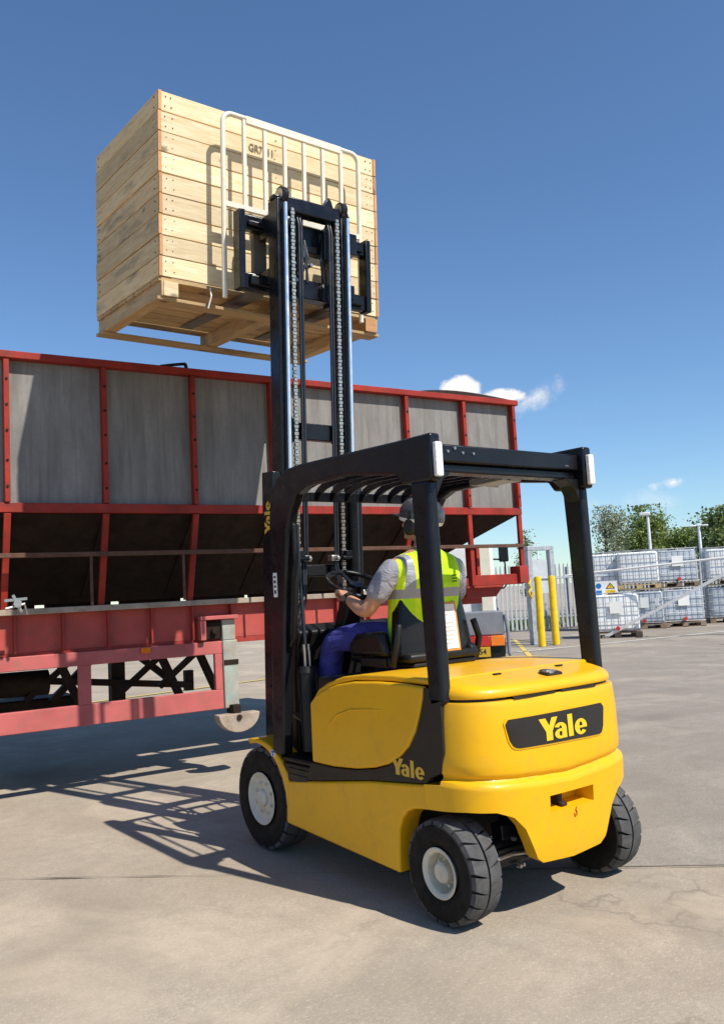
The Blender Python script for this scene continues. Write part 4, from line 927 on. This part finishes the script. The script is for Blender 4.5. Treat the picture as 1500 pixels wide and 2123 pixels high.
for x in posts:
    for d0, d1 in ((-.045,.028), (TD-.028,TD+.045)):
        bm = BM(); bx(bm, x-.020,x+.020,d0,d1,2.302,3.41); bar(bm, (x,(d0+d1)/2,2.222), (x,(d0+d1)/2 if x > 3.4 else (.21 if d0 < 0 else TD-.21),1.496), .038, .05, (1,0,0)); po = obj('side_post', bm, REDB, TR, bevel=.004)
        if d0 < 0:
            bm = BM()
            for z in (2.42,2.62,2.85,3.05,3.25): lathe(bm, [(d0-.006,.011),(d0-.001,.011)], 8, 'y', (x,0,z))
            obj('bolt_head', bm, DKS, po)
bm = BM(); bx(bm, TX0-.03,TX1+.06,-.055,.06,3.412,3.470); bx(bm, TX0-.03,TX1+.06,TD-.06,TD+.055,3.412,3.470); bx(bm, TX1-.05,TX1+.06,.06,TD-.06,3.412,3.468); obj('top_rail', bm, REDB, TR, bevel=.006)
bm = BM(); bx(bm, TX0-.03,TX1+.03,-.03,.03,2.224,2.298); bx(bm, TX0-.03,TX1+.03,TD-.03,TD+.03,2.224,2.298); obj('waist_band', bm, REDB, TR, bevel=.004)
bm = BM(); bx(bm, TX0,TX1+.02,-.05,-.005,1.878,1.914); obj('pipe_rail', bm, RST, TR, bevel=.004)
# hopper bottoms: near slope, far slope, front slope
bm = BM(); v = {}
zt, zb_, d0, d1 = 2.22, 1.525, .03, .86; xe = 3.0
def quad(bm, *p): bm.faces.new([bm.verts.new(q) for q in p])
quad(bm, (TX0,d0,zt),(TX1,d0,zt),(xe,d1,zb_),(TX0+1,d1,zb_)); quad(bm, (TX0,TD-d0,zt),(TX0+1,TD-d1,zb_),(xe,TD-d1,zb_),(TX1,TD-d0,zt))
quad(bm, (TX1,d0,zt),(TX1,TD-d0,zt),(xe,TD-d1,zb_),(xe,d1,zb_)); quad(bm, (TX0,d0,zt),(TX0+1,d1,zb_),(TX0+1,TD-d1,zb_),(TX0,TD-d0,zt)); quad(bm, (TX0+1,d1,zb_),(xe,d1,zb_),(xe,TD-d1,zb_),(TX0+1,TD-d1,zb_))
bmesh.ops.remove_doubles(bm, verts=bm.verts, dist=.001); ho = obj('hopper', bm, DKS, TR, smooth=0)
sl = ho.modifiers.new('thick', 'SOLIDIFY'); sl.thickness = .02
for x in posts[1:-2]:
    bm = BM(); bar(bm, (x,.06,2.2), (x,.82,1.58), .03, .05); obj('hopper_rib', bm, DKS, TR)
for x in [p-.13 for p in posts[:-3]]:
    bm = BM(); tube(bm, [(x,-.028,1.50),(x,-.028,1.88)], .012, 8); obj('tie_bar', bm, RST, TR)
# chassis: worn flange, red web with stiffeners, lower flange
bm = BM(); bx(bm, TX0,2.95,.17,.45,1.448,1.494); obj('chassis_flange', bm, TAN, TR, bevel=.004)
WX = 2.9
bm = BM(); bx(bm, TX0,WX,.255,.275,1.155,1.447); obj('chassis_web', bm, WEB, TR); bm = BM(); bx(bm, TX0,WX,TD-.5,TD-.48,1.155,1.447); obj('chassis_web', bm, WEB, TR)
bm = BM(); bx(bm, TX0,WX,.251,.36,1.105,1.153); obj('chassis_lower_flange', bm, RED, TR)
x = TX0+.2
while x < WX:
    bm = BM(); prism(bm, [(x-.008,1.155),(x+.008,1.155),(x+.008,1.446),(x-.008,1.446)], .205, .254, 'xz'); obj('web_stiffener', bm, RED, TR); x += .36
for x in (-3.2,-2.2,-1.2,-.2,.8,1.8):
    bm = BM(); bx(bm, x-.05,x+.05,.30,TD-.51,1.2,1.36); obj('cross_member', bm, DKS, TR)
# front platform / headboard frame over the tractor
bm = BM(); bx(bm, 3.50,4.22,.0,.10,1.49,1.60); bx(bm, 3.1,4.2,.35,TD-.35,1.46,1.50); obj('front_platform', bm, REDB, TR, bevel=.006)
bm = BM(); bx(bm, 4.14,4.26,-.04,.12,1.50,1.68); bx(bm, 2.9,3.52,.02,.10,1.495,1.575); obj('front_corner_bracket', bm, RED, TR, bevel=.006)
bm = BM(); bx(bm, 2.9,3.98,.25,.33,1.37,1.485); bx(bm, 3.1,4.05,.5,.62,1.30,1.45); prism(bm, [(3.6,1.37),(4.0,1.37),(4.12,1.49),(3.6,1.49)], .2, .26, 'xz'); obj('fifth_wheel_frame', bm, RED, TR, bevel=.006)
for x in (3.60,3.70): 
    bm = BM(); bx(bm, x-.02,x+.02,.10,.16,1.50,1.90); obj('headboard_strut', bm, RED, TR)
# tarp hoop and hatch on the top rail
bm = BM(); pth = [(.30,-.02,3.47),(.42,-.02,3.495),(.52,-.02,3.512),(.53,-.02,3.47)]
for a, b in zip(pth, pth[1:]): bar(bm, a, b, .03, .02)
obj('hatch_handle', bm, DKS, TR)
bm = BM(); prev = None
for k in range(15):
    x = 2.95+1.28*k/14; z = 3.47+.045*math.sin(math.pi*(k/14)**.8)
    cur = [bm.verts.new((x,-.04,3.468)), bm.verts.new((x,-.03,z)), bm.verts.new((x,TD*.5,z+.01)), bm.verts.new((x,TD*.5,3.468))]
    if prev:
        for i in range(4): bm.faces.new((prev[i], cur[i], cur[(i+1) % 4], prev[(i+1) % 4]))
    else: bm.faces.new(cur)
    prev = cur
bm.faces.new(prev); obj('rolled_tarpaulin', bm, DKS, TR, smooth=40)
# side guard frame hung below, set back
GD = .20
SGX, SGZ = -.10, .026
bm = BM(); bx(bm, TX0,.88,GD,GD+.05,1.020,1.129); bx(bm, TX0,.91,GD,GD+.05,.547,.712)
for a, b in ((-3.6,-3.49),(-1.95,-1.84),(-.37,-.27),(.785,.878)): bx(bm, a,b,GD+.002,GD+.048,.71,1.022)
SG = obj('side_guard', bm, PNK, TR, bevel=.006)
bm = BM(); bx(bm, .135,.21,GD-.025,GD-.002,1.08,1.125); obj('side_marker_lamp', bm, AMB, SG, bevel=.005)
for x in (-.5,.35,.70):
    for a, b in (((x,GD+.3,1.15),(x+.25,GD+.35,.62)), ((x+.45,GD+.9,1.15),(x-.1,GD+.95,.7))):
        bm = BM(); bar(bm, a, b, .07, .05); obj('guard_brace', bm, DKS, TR)
x = .30
for a, b, w1, w2 in (((x,1.51,.40),(x,1.51,1.14),.13,.12), ((x-.9,1.44,.86),(x+.72,1.44,.66),.09,.06), ((x+.07,1.58,1.12),(x+.62,1.58,.66),.08,.06), ((x-.60,1.58,.62),(x-.07,1.58,1.12),.08,.06), ((x+.72,1.51,.60),(x+.72,1.51,.80),.08,.08)):
    bm = BM(); bar(bm, a, b, w1, w2); obj('landing_gear_strut', bm, DKS, TR)
bm = BM(); bx(bm, -4.2,-.05,1.62,2.0,.36,.66); obj('shade_box', bm, DKS, TR, bevel=.02)  # added dark box in place of a shadow band under the trailer
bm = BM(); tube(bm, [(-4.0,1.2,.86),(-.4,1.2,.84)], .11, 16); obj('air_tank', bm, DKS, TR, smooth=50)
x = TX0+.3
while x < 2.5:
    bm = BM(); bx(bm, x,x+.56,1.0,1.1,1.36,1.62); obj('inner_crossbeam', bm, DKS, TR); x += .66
for x in (-2.9,-1.35): bm = BM(); bar(bm, (x,.5,1.12), (x+.3,.55,.50), .08, .06); obj('landing_gear_strut', bm, DKS, TR)
# landing leg with half round foot
LX, LZ = -.045, .018
bm = BM(); bx(bm, .90,1.035,GD-.02,GD+.10,.53,1.115); bx(bm, .90,1.022,GD-.015,GD+.095,1.115,1.298); LG = obj('landing_leg', bm, pm('weathered leg paint', (.34,.31,.25), .6, var=.25, scale=7, dirt=(.30,.40,.36), dirt_amt=.9, dirt_scale=4), TR, loc=(LX,0,LZ), bevel=.008)
bm = BM(); bx(bm, .69,1.035,GD-.06,GD+.06,1.30,1.333); bx(bm, .69,.74,GD-.05,GD+.05,1.128,1.30); obj('leg_bracket', bm, PNK, LG, bevel=.004)
bm = BM(); bx(bm, .75,.885,GD-.01,GD+.06,1.13,1.285); lathe(bm, [(GD-.05,.03),(GD-.01,.03)], 10, 'y', (.82,0,1.2)); obj('leg_gearbox', bm, DKS, LG, bevel=.01)
bm = BM(); bx(bm, .902,1.037,GD-.024,GD-.019,.90,.945); obj('leg_collar', bm, DKS, LG)
bm = BM(); prism(bm, [(.98+.188*math.cos(R(180+k*10)), .49+.158*math.sin(R(180+k*10))) for k in range(19)], GD-.14, GD-.02, 'xz'); ft = obj('landing_foot', bm, TAN, LG, bevel=.006)
bm = BM(); bx(bm, .94,1.01,GD-.10,GD+.05,.45,.56); lathe(bm, [(GD-.155,.022),(GD-.139,.024)], 12, 'y', (.975,0,.46)); obj('foot_pivot', bm, DKS, ft)
# strap ratchet hanging on the left post
bm = BM(); bar(bm, (-.90,-.07,1.60), (-.84,-.07,1.47), .03, .02); bar(bm, (-.96,-.07,1.56), (-.80,-.07,1.57), .02, .02); tube(bm, [(-.95,-.07,1.50),(-.82,-.075,1.53),(-.80,-.07,1.45)], .012, 8); lathe(bm, [(-.10,.03),(-.05,.03)], 12, 'y', (-.87,0,1.535)); obj('strap_ratchet', bm, STL, TR)
# trailer bogie (just out of the picture on the left)
for x in (-4.7,-3.65):
    for d in (.30, TD-.30):
        bm = BM(); lathe(bm, [(-.15,.30),(-.15,.46),(-.12,.5),(.12,.5),(.15,.46),(.15,.30)], 36, 'y'); w_ = obj('road_wheel', bm, RUB, TR, (x, d, .5), smooth=35)
        bm = BM(); lathe(bm, [(-.152,.30),(-.10,.27),(-.06,.10),(.06,.10),(.10,.27),(.152,.30)], 30, 'y'); obj('wheel_rim', bm, STL, w_)
    bm = BM(); bx(bm, x-.06,x+.06,.4,TD-.4,.44,.56); bx(bm, x-.05,x+.05,.6,.7,.55,1.15); bx(bm, x-.05,x+.05,TD-.7,TD-.6,.55,1.15); obj('road_axle', bm, DKS, TR)

# ------------------------------------------------------------------ tractor unit half hidden under the trailer's front
TU = empty('lorry_tractor', (5.91,7.28,0), R(-42), 'white lorry tractor behind the trailer front with grey mudguard and red tail lamp', 'lorry')
# local frame: -y is the tail that faces the camera, +y the cab
def mg(x0, x1):
    bm = BM(); pts = [(.62*math.cos(R(a)), .46+.60*math.sin(R(a))) for a in range(10, 175, 8)]; pin = [(.59*math.cos(R(a)), .46+.57*math.sin(R(a))) for a in range(174, 9, -8)]
    prism(bm, pts+pin, x0, x1); return bm
TW = []
for sx in (-1, 1):
    bm = BM(); lathe(bm, [(-.26,.27),(-.28,.40),(-.25,.47),(.25,.47),(.28,.40),(.26,.27)], 36, 'x'); w_ = obj('road_wheel', bm, RUB, TU, (sx*.75, .55, .47), smooth=35)
    bm = BM(); lathe(bm, [(-.262,.28),(-.12,.25),(-.1,.12),(.1,.12),(.12,.25),(.262,.28)], 28, 'x'); obj('wheel_rim', bm, WHT, w_)
    bm = BM(); q = [(.62*math.cos(R(a)), .62*math.sin(R(a))) for a in range(15, 186, 9)]; q2 = [(.595*math.cos(R(a)), .595*math.sin(R(a))) for a in range(185, 14, -9)]
    prism(bm, q+q2, -.32, .32); md = obj('mudguard', bm, GRYP, TU, (sx*.75, .55, .47), bevel=.01)
    bm = BM(); bx(bm, sx*.75-.31,sx*.75+.31,-.10,-.075,.73,1.09); obj('mudguard_panel', bm, GRYP, TU, bevel=.02, seg=3)
    bm = BM(); bx(bm, sx*.75-.30,sx*.75+.30,-.09,-.06,.28,.62); obj('mudflap', bm, PLA, TU)
    bm = BM(); bx(bm, sx*.75-.31,sx*.75+.08,-.15,-.08,.56,.72); tl_ = obj('tail_lamp', bm, RDL, TU, bevel=.012)
    bm = BM(); bx(bm, sx*.75+.083,sx*.75+.30,-.15,-.08,.56,.72); obj('indicator_lens', bm, AMB, tl_, bevel=.012)
    bm = BM(); tube(bm, [(sx*.75+.33,-.09,1.04),(sx*.75+.36,-.10,.8),(sx*.75+.36,-.10,.45),(sx*.75+.40,-.10,.36)], .03, 10); obj('mudguard_stay', bm, GRYP, TU, smooth=60)
    bm = BM(); bx(bm, sx*.36-.05, sx*.36+.05, -.1, 4.4, .75, 1.0); obj('chassis_rail', bm, DKS, TU)
bm = BM(); bx(bm, .46,.82,-.155,-.14,.40,.553); NP = obj('number_plate', bm, PYL, TU)
text_obj('plate_number', 'K954', .115, DTX, NP, (.64,-.157,.477), xs=.95, extrude=.001, bold=.002); text_obj('plate_letters', 'UAW', .115, DTX, NP, (.58,-.157,.545), xs=.95, extrude=.001, bold=.002) if False else None
bm = BM(); prism(bm, [(-.5,1.02),(.5,1.02),(.3,1.14),(-.3,1.14)], .2, 1.0, 'xz'); obj('fifth_wheel', bm, DKS, TU)
bm = BM(); q = rpoly([(-1.15,3.0),(1.15,3.0),(1.15,4.75),(-1.15,4.75)], .12); prism(bm, q, .95, 2.28, 'xy'); CAB = obj('cab', bm, WHT, TU, bevel=.05, seg=3)
for q in ((-.35,.35,2.985,2.999,1.55,2.0), (1.149,1.158,3.5,4.3,1.6,2.1), (-1.158,-1.149,3.5,4.3,1.6,2.1), (-1.0,1.0,4.749,4.76,1.6,2.15)):
    bm = BM(); bx(bm, *q); obj('cab_window', bm, GLA, CAB)
for q in ((.85,1.10), (-1.1,-.85)):
    bm = BM(); bx(bm, *q, 2.86,2.985,1.0,2.25); obj('air_deflector', bm, CRM, CAB, bevel=.03)
for sx in (-1, 1):
    bm = BM(); tube(bm, [(sx*1.15,4.3,2.05),(sx*1.42,4.3,2.03),(sx*1.46,4.3,1.95),(sx*1.46,4.3,1.5),(sx*1.40,4.3,1.44),(sx*1.15,4.3,1.42)], .018, 8); ma = obj('mirror_arm', bm, BLK, CAB, smooth=60)
    bm = BM(); bx(bm, sx*1.44-.10, sx*1.44+.10, 4.25,4.33,1.98,2.30); obj('wing_mirror', bm, BLK, ma, bevel=.03)
    bm = BM(); lathe(bm, [(-.15,.25),(-.16,.4),(-.13,.47),(.13,.47),(.16,.4),(.15,.25)], 32, 'x'); w_ = obj('road_wheel', bm, RUB, TU, (sx*.98, 4.05, .47), smooth=35)
    bm = BM(); lathe(bm, [(-.152,.26),(-.10,.2),(.10,.2),(.152,.26)], 24, 'x'); obj('wheel_rim', bm, WHT, w_)

# ------------------------------------------------------------------ yard things on the right
def gp(u, v):
    """ground point seen at a photograph pixel, used once to survey where things stand"""
    d = fw + r2*(u-750)/F - u2*(v-1061.5)/F; return CAMP + d*(-CAMP.z/d.z)
vd = Vector((.79,.61,0))
BOLM = None
for (x, y, lab) in ((12.40,10.90,'left yellow safety bollard with gantry frame behind'), (12.93,10.93,'right yellow safety bollard beside palisade fence')):
    bm = BM(); lathe(bm, [(0,.085),(1.62,.085),(1.66,.07),(1.675,.01)], 20, 'z'); o = obj('bollard', bm, BYL, None, (x, y, 0)); tag(o, lab, 'bollard', 'yellow bollards by the gate')
    bm = BM(); lathe(bm, [(0,.13),(.015,.13),(.02,.10)], 16, 'z'); obj('base_plate', bm, STL, o)
GF = empty('gantry_frame', (13.30,11.60,0), R(-5), 'tall grey steel gantry frame standing behind the yellow bollards', 'frame')
for x in (-.37,.37):
    bm = BM(); bx(bm, x-.07,x+.07,-.07,.07,0,2.32); obj('post', bm, GAL, GF, bevel=.01)
bm = BM(); bx(bm, -.44,.44,-.075,.075,2.325,2.43); obj('cross_beam', bm, GAL, GF, bevel=.01)
bm = BM(); bx(bm, -.298,.298,.02,.05,1.25,2.1); obj('sheet_panel', bm, SHT, GF)
bm = BM(); tube(bm, [(-.9,0,1.62),(2.4,0,1.62)], .02, 8); obj('hand_rail', bm, GAL, GF)
bm = BM(); tube(bm, [(-.42,-.09,1.6),(-.5,-.1,1.5),(-.44,-.1,1.4),(-.52,-.1,1.3),(-.45,-.1,1.15),(-.40,-.1,1.3)], .028, 8); hz = obj('warning_chain', bm, BYL, None, (13.30,11.60,0), (0,0,R(-5))); tag(hz, 'yellow plastic chain hanging from the grey gantry post', 'chain')
# palisade fence
FP0, FP1 = Vector((13.6,17.2,0)), Vector((29.5,11.5,0)); fd = (FP1-FP0); fl = fd.length; fa = math.atan2(fd.y, fd.x)
FE = empty('palisade_fence', FP0, fa, 'grey steel palisade fence with pointed pales behind the tote stacks', 'fence')
bm = BM(); prism(bm, [(-.035,.05),(.035,.05),(.035,1.95),(.018,2.05),(0,2.10),(-.018,2.05),(-.035,1.95)], -.006, .006, 'xz')
for v in bm.verts:
    if abs(v.co.x) < .001: v.co.y -= .014
pal = mesh_of('pale', bm, FEN, 0)
n = int(fl/.15)
for k in range(n): link('pale', pal, FE, (.15*k, random.uniform(-.004,.004), .02+random.uniform(-.01,.01)))
bm = BM(); bx(bm, 0,fl,.012,.05,.40,.45); bx(bm, 0,fl,.012,.05,1.65,1.70); obj('rail', bm, FEN, FE)
for k in range(int(fl/2.75)+1):
    bm = BM(); bx(bm, -.05,.05,.05,.14,0,2.0); obj('post', bm, FEN, FE, (2.75*k,0,0))
GT = empty('yard_gate', (13.05,12.9,0), R(98), 'low grey mesh gate leaf standing open left of the yellow bollards', 'gate')
bm = BM(); bx(bm, 0,.05,-.03,.03,.1,1.1); bx(bm, 1.9,1.95,-.03,.03,.1,1.1); bx(bm, 0,1.95,-.03,.03,1.1,1.16); bx(bm, 0,1.95,-.03,.03,.06,.12); obj('gate_frame', bm, GAL, GT)
bm = BM(); bx(bm, .05,1.9,-.008,.008,.12,.38); obj('kick_panel', bm, SHT, GT)
for k in range(12): bm = BM(); tube(bm, [(.15+.15*k,0,.36),(.15+.15*k,0,1.1)], .012, 6); obj('gate_bar', bm, GAL, GT)

# IBC totes
def make_tote(front_label=True):
    t = empty('ibc_tote', (0,0,0))
    bm = BM(); q = rpoly([(-.565,.02),(.565,.02),(.565,.96),(-.565,.96)], .09); prism(bm, q, .19, 1.09, 'xy')
    tk = obj('tank', bm, TNK, t, bevel=.05, seg=3)
    bm = BM(); lathe(bm, [(1.09,.13),(1.125,.13),(1.13,.11)], 18, 'z', (0,.49,0)); obj('filler_cap', bm, PLA, tk)
    bm = BM()
    for x in [-.59+1.18*i/7 for i in range(8)]:
        for y in (-.01,.99): tube(bm, [(x,y,.16),(x,y,1.14)], .0075, 5)
    for y in [-.01+i/6 for i in range(7)]:
        for x in (-.59,.59): tube(bm, [(x,y,.16),(x,y,1.14)], .0075, 5)
    for z in (.18,.42,.65,.88,1.14):
        for y in (-.022,1.002): tube(bm, [(-.6,y,z),(.6,y,z)], .0085, 5)
        for x in (-.602,.602): tube(bm, [(x,-.02,z),(x,1.0,z)], .0085, 5)
    obj('cage', bm, GAL, t)
    bm = BM(); bx(bm, -.60,.60,-.02,1.0,.115,.14)
    for x in (-.52,0,.52):
        for y in (.05,.49,.93): bx(bm, x-.08,x+.08,y-.07,y+.07,.0,.114)
    for y in (.05,.93): bx(bm, -.6,.6,y-.07,y+.07,0,.02)
    obj('pallet', bm, WODP, t)
    bm = BM(); bx(bm, -.16,.16,-.040,-.034,.62,.92); obj('label_plate', bm, PAP, t)
    bm = BM(); tube(bm, [(0,.05,.24),(0,-.06,.24)], .04, 12); lathe(bm, [(-.10,.055),(-.05,.055)], 14, 'y', (0,0,.24)); obj('valve', bm, RDL, t)
    return t
tote0 = make_tote(); used = [False]
def place_tote(u, v, z, rz, label, dark=False, wood=False, valve=True, plate=True):
    """front lower edge centre surveyed on the ground, z the stacking height"""
    p = gp(u, v)
    if not used[0]: o = tote0; used[0] = True
    else: o = copy_tree(tote0)
    o.location = (p.x, p.y, z+.02); o.rotation_euler = (0,0,rz); tag(o, label, 'tote', 'caged plastic totes stacked by the fence')
    for k in [k for k in bpy.data.objects if k.parent == o]:
        nm = k.name.split('.')[0]
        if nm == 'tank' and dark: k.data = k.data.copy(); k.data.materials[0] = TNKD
        if nm == 'pallet' and wood: k.data = k.data.copy(); k.data.materials[0] = WODS
        if (nm == 'valve' and not valve) or (nm == 'label_plate' and not plate): bpy.data.objects.remove(k)
    return o
FZ = math.atan2(-.79, .61)+0.0      # facing the yard
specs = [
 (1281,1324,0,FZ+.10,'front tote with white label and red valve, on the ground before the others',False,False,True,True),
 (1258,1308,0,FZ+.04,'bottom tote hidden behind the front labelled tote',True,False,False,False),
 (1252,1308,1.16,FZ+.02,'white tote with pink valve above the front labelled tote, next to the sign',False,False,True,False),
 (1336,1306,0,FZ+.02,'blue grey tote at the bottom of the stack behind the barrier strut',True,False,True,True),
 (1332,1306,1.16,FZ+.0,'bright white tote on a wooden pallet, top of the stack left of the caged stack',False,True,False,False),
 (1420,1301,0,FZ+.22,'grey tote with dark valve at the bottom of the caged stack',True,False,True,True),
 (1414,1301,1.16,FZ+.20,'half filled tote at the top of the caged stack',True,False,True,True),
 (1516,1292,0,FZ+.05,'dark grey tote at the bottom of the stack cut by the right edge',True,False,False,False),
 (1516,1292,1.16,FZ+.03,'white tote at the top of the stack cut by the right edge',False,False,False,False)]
for a in specs: place_tote(*a)
# sign hung on the tote stack
sp = gp(1264,1322); SGN = empty('safety_sign', (sp.x, sp.y, -.13), FZ, 'white safety sign with yellow triangle hung above the front tote', 'sign')
bm = BM(); bx(bm, -.30,.28,-.045,-.035,1.16,1.60); bd = obj('sign_board', bm, WHT, SGN)
bm = BM(); prism(bm, [(-.02,1.40),(.22,1.40),(.10,1.56)], -.050, -.0455, 'xz'); tri = obj('warning_triangle', bm, DTX, bd)
bm = BM(); prism(bm, [(.02,1.415),(.18,1.415),(.10,1.525)], -.053, -.0505, 'xz'); obj('triangle_face', bm, BYL, tri)
bm = BM(); bx(bm, .094,.106,-.056,-.0535,1.45,1.50); bx(bm, .094,.106,-.056,-.0535,1.43,1.44); obj('exclamation_mark', bm, DTX, tri)
bm = BM(); bx(bm, -.02,.22,-.050,-.0455,1.21,1.36); obj('yellow_text_panel', bm, BYL, bd)
bm = BM(); lathe(bm, [(-.050,.07),(-.0455,.07)], 20, 'y', (-.19,0,1.48)); bx(bm, -.26,-.12,-.050,-.0455,1.21,1.36); obj('mandatory_disc', bm, BTX, bd)
# swing barrier: thin arm with a diagonal strut
b0 = gp(1255,1325); b1 = gp(1515,1318)
SB = empty('swing_barrier', (b0.x, b0.y, 0), math.atan2((b1-b0).y, (b1-b0).x), 'white swing barrier with thin arm and diagonal strut in front of the totes', 'barrier'); L = (b1-b0).length
bm = BM(); tube(bm, [(-.9,0,1.66),(L+1.6,0,1.98)], .028, 8); obj('barrier_arm', bm, WHT, SB)
bm = BM(); bar(bm, (0,0,.06), (L+1.0,0,2.0), .05, .075); st = obj('diagonal_strut', bm, WHT, SB)
bm = BM(); bx(bm, L*.44-.03,L*.44+.05,-.05,.05,.80,.98); obj('latch_bracket', bm, WHT, st)
bm = BM(); bx(bm, L+1.25,L+1.4,-.07,.07,0,2.3); obj('barrier_post', bm, WHT, SB)
bm = BM(); bx(bm, -.08,.08,-.08,.08,0,.08); obj('strut_foot', bm, STL, SB)
# lamp posts far behind
def lamp_post(u, v, dist, h, head, label):
    d = pixdir(u, v); k = dist/math.hypot(d.x, d.y); p = CAMP+d*k; rz = math.atan2(-d.x, d.y)
    t = empty('lamp_post', (p.x, p.y, 0), rz, label, 'lamp post', 'lamp posts beyond the fence'); H = p.z
    bm = BM(); tube(bm, [(0,0,0),(0,0,H)], [.07,.05], 10); obj('pole', bm, pm('pale lamp paint', (.78,.79,.80), .5) if head else GAL, t)
    bm = BM()
    if head == 2: bx(bm, -.32,-.1,-.08,.08,H,H+.07); bx(bm, .1,.32,-.08,.08,H,H+.07); bx(bm, -.1,.1,-.03,.03,H+.02,H+.07)
    else: bx(bm, -.30,.10,-.10,.10,H-.02,H+.11)
    obj('lamp_head', bm, WHT, t, bevel=.03)
lamp_post(1341,1068,34,0,1,'white lamp post rising in front of the round tree')
lamp_post(1447,1092,33,0,2,'twin headed lamp post left of the tall dark tree')
lamp_post(1112,1127,75,0,2,'distant floodlight pole above the gantry frame')

# trees
def tree(u, vtop, dist, w, leafmat, n, label, leaf=.10, hfrac=.25, dense=1.0, seed=1, name='broadleaf_tree'):
    rnd = random.Random(seed); d = pixdir(u, vtop); k = dist/math.hypot(d.x, d.y); p = CAMP+d*k; H = p.z
    t = empty(name, (p.x, p.y, 0), rnd.uniform(0, 6), label, 'tree', 'trees beyond the fence')
    bm = BM(); tube(bm, [(0,0,0),(.03,.02,H*.35),(-.03,.05,H*.7),(0,0,H*.93)], [.13,.10,.06,.02], 8); tips = []
    for i in range(26):
        z = H*rnd.uniform(hfrac, .82); a = rnd.uniform(0, 6.28); f = 1-abs((z/H-.5)/.62)**1.6; r_ = w/2*f*rnd.uniform(.55, 1.0)
        e = Vector((math.cos(a)*r_, math.sin(a)*r_, min(H*.97, z+r_*rnd.uniform(.3,.9)))); m_ = e*.5+Vector((0,0,z))*.5+Vector((0,0,-.08))
        tube(bm, [(0,0,z*.92), m_, e], [.04,.025,.008], 5); tips += [e, m_, e*.7+m_*.3]
    for i in range(7): tips.append(Vector((rnd.uniform(-.2,.2), rnd.uniform(-.2,.2), H*rnd.uniform(.80,.985))))
    obj('trunk', bm, BRK, t)
    vs, fs = [], []
    for i in range(int(n*1.4)):
        c = rnd.choice(tips); s = .30*w/2.6
        q = c+Vector((rnd.gauss(0, s), rnd.gauss(0, s), rnd.gauss(0, s*.9)))
        if q.z > H: q.z = H-rnd.random()*.2
        ln = leaf*rnd.uniform(.6, 1.5); ax = Vector((rnd.gauss(0,1), rnd.gauss(0,1), rnd.gauss(0,.7))).normalized(); sd_ = ax.orthogonal().normalized(); sd_ = Matrix.Rotation(rnd.uniform(0, 6.28), 3, ax) @ sd_
        b_ = len(vs); vs += [q-ax*ln*.6, q+sd_*ln*.35, q+ax*ln*.6, q-sd_*ln*.35]; fs.append((b_, b_+1, b_+2, b_+3))
    me = bpy.data.meshes.new('crown'); me.from_pydata([tuple(v) for v in vs], [], fs); me.materials.append(leafmat); link('crown', me, t)
tree(1250,1048,36,2.0,LF2,2600,'pale feathery tree left of the white lamp post',.09,.2,seed=3)
tree(1325,1047,40,2.3,LF1,5200,'tall round green tree behind the white lamp post',.11,.2,seed=4)
tree(1362,1078,43,2.2,LF1,3800,'shorter green tree right of the white lamp post',.11,.2,seed=8)
tree(1412,1094,42,2.2,LF1,3600,'low spreading tree behind the caged tote stack',.11,.15,seed=5)
tree(1490,1047,36,2.2,LF3,5200,'tall dark tree cut by the right edge',.11,.08,seed=6)
tree(1085,1098,50,1.3,LF3,1200,'small tree peeping out beside the trailer front',.11,.2,seed=9)
tree(1290,1100,46,2.4,LF2,2600,'thin pale tree between the feathery tree and the round tree',.10,.2,seed=12)
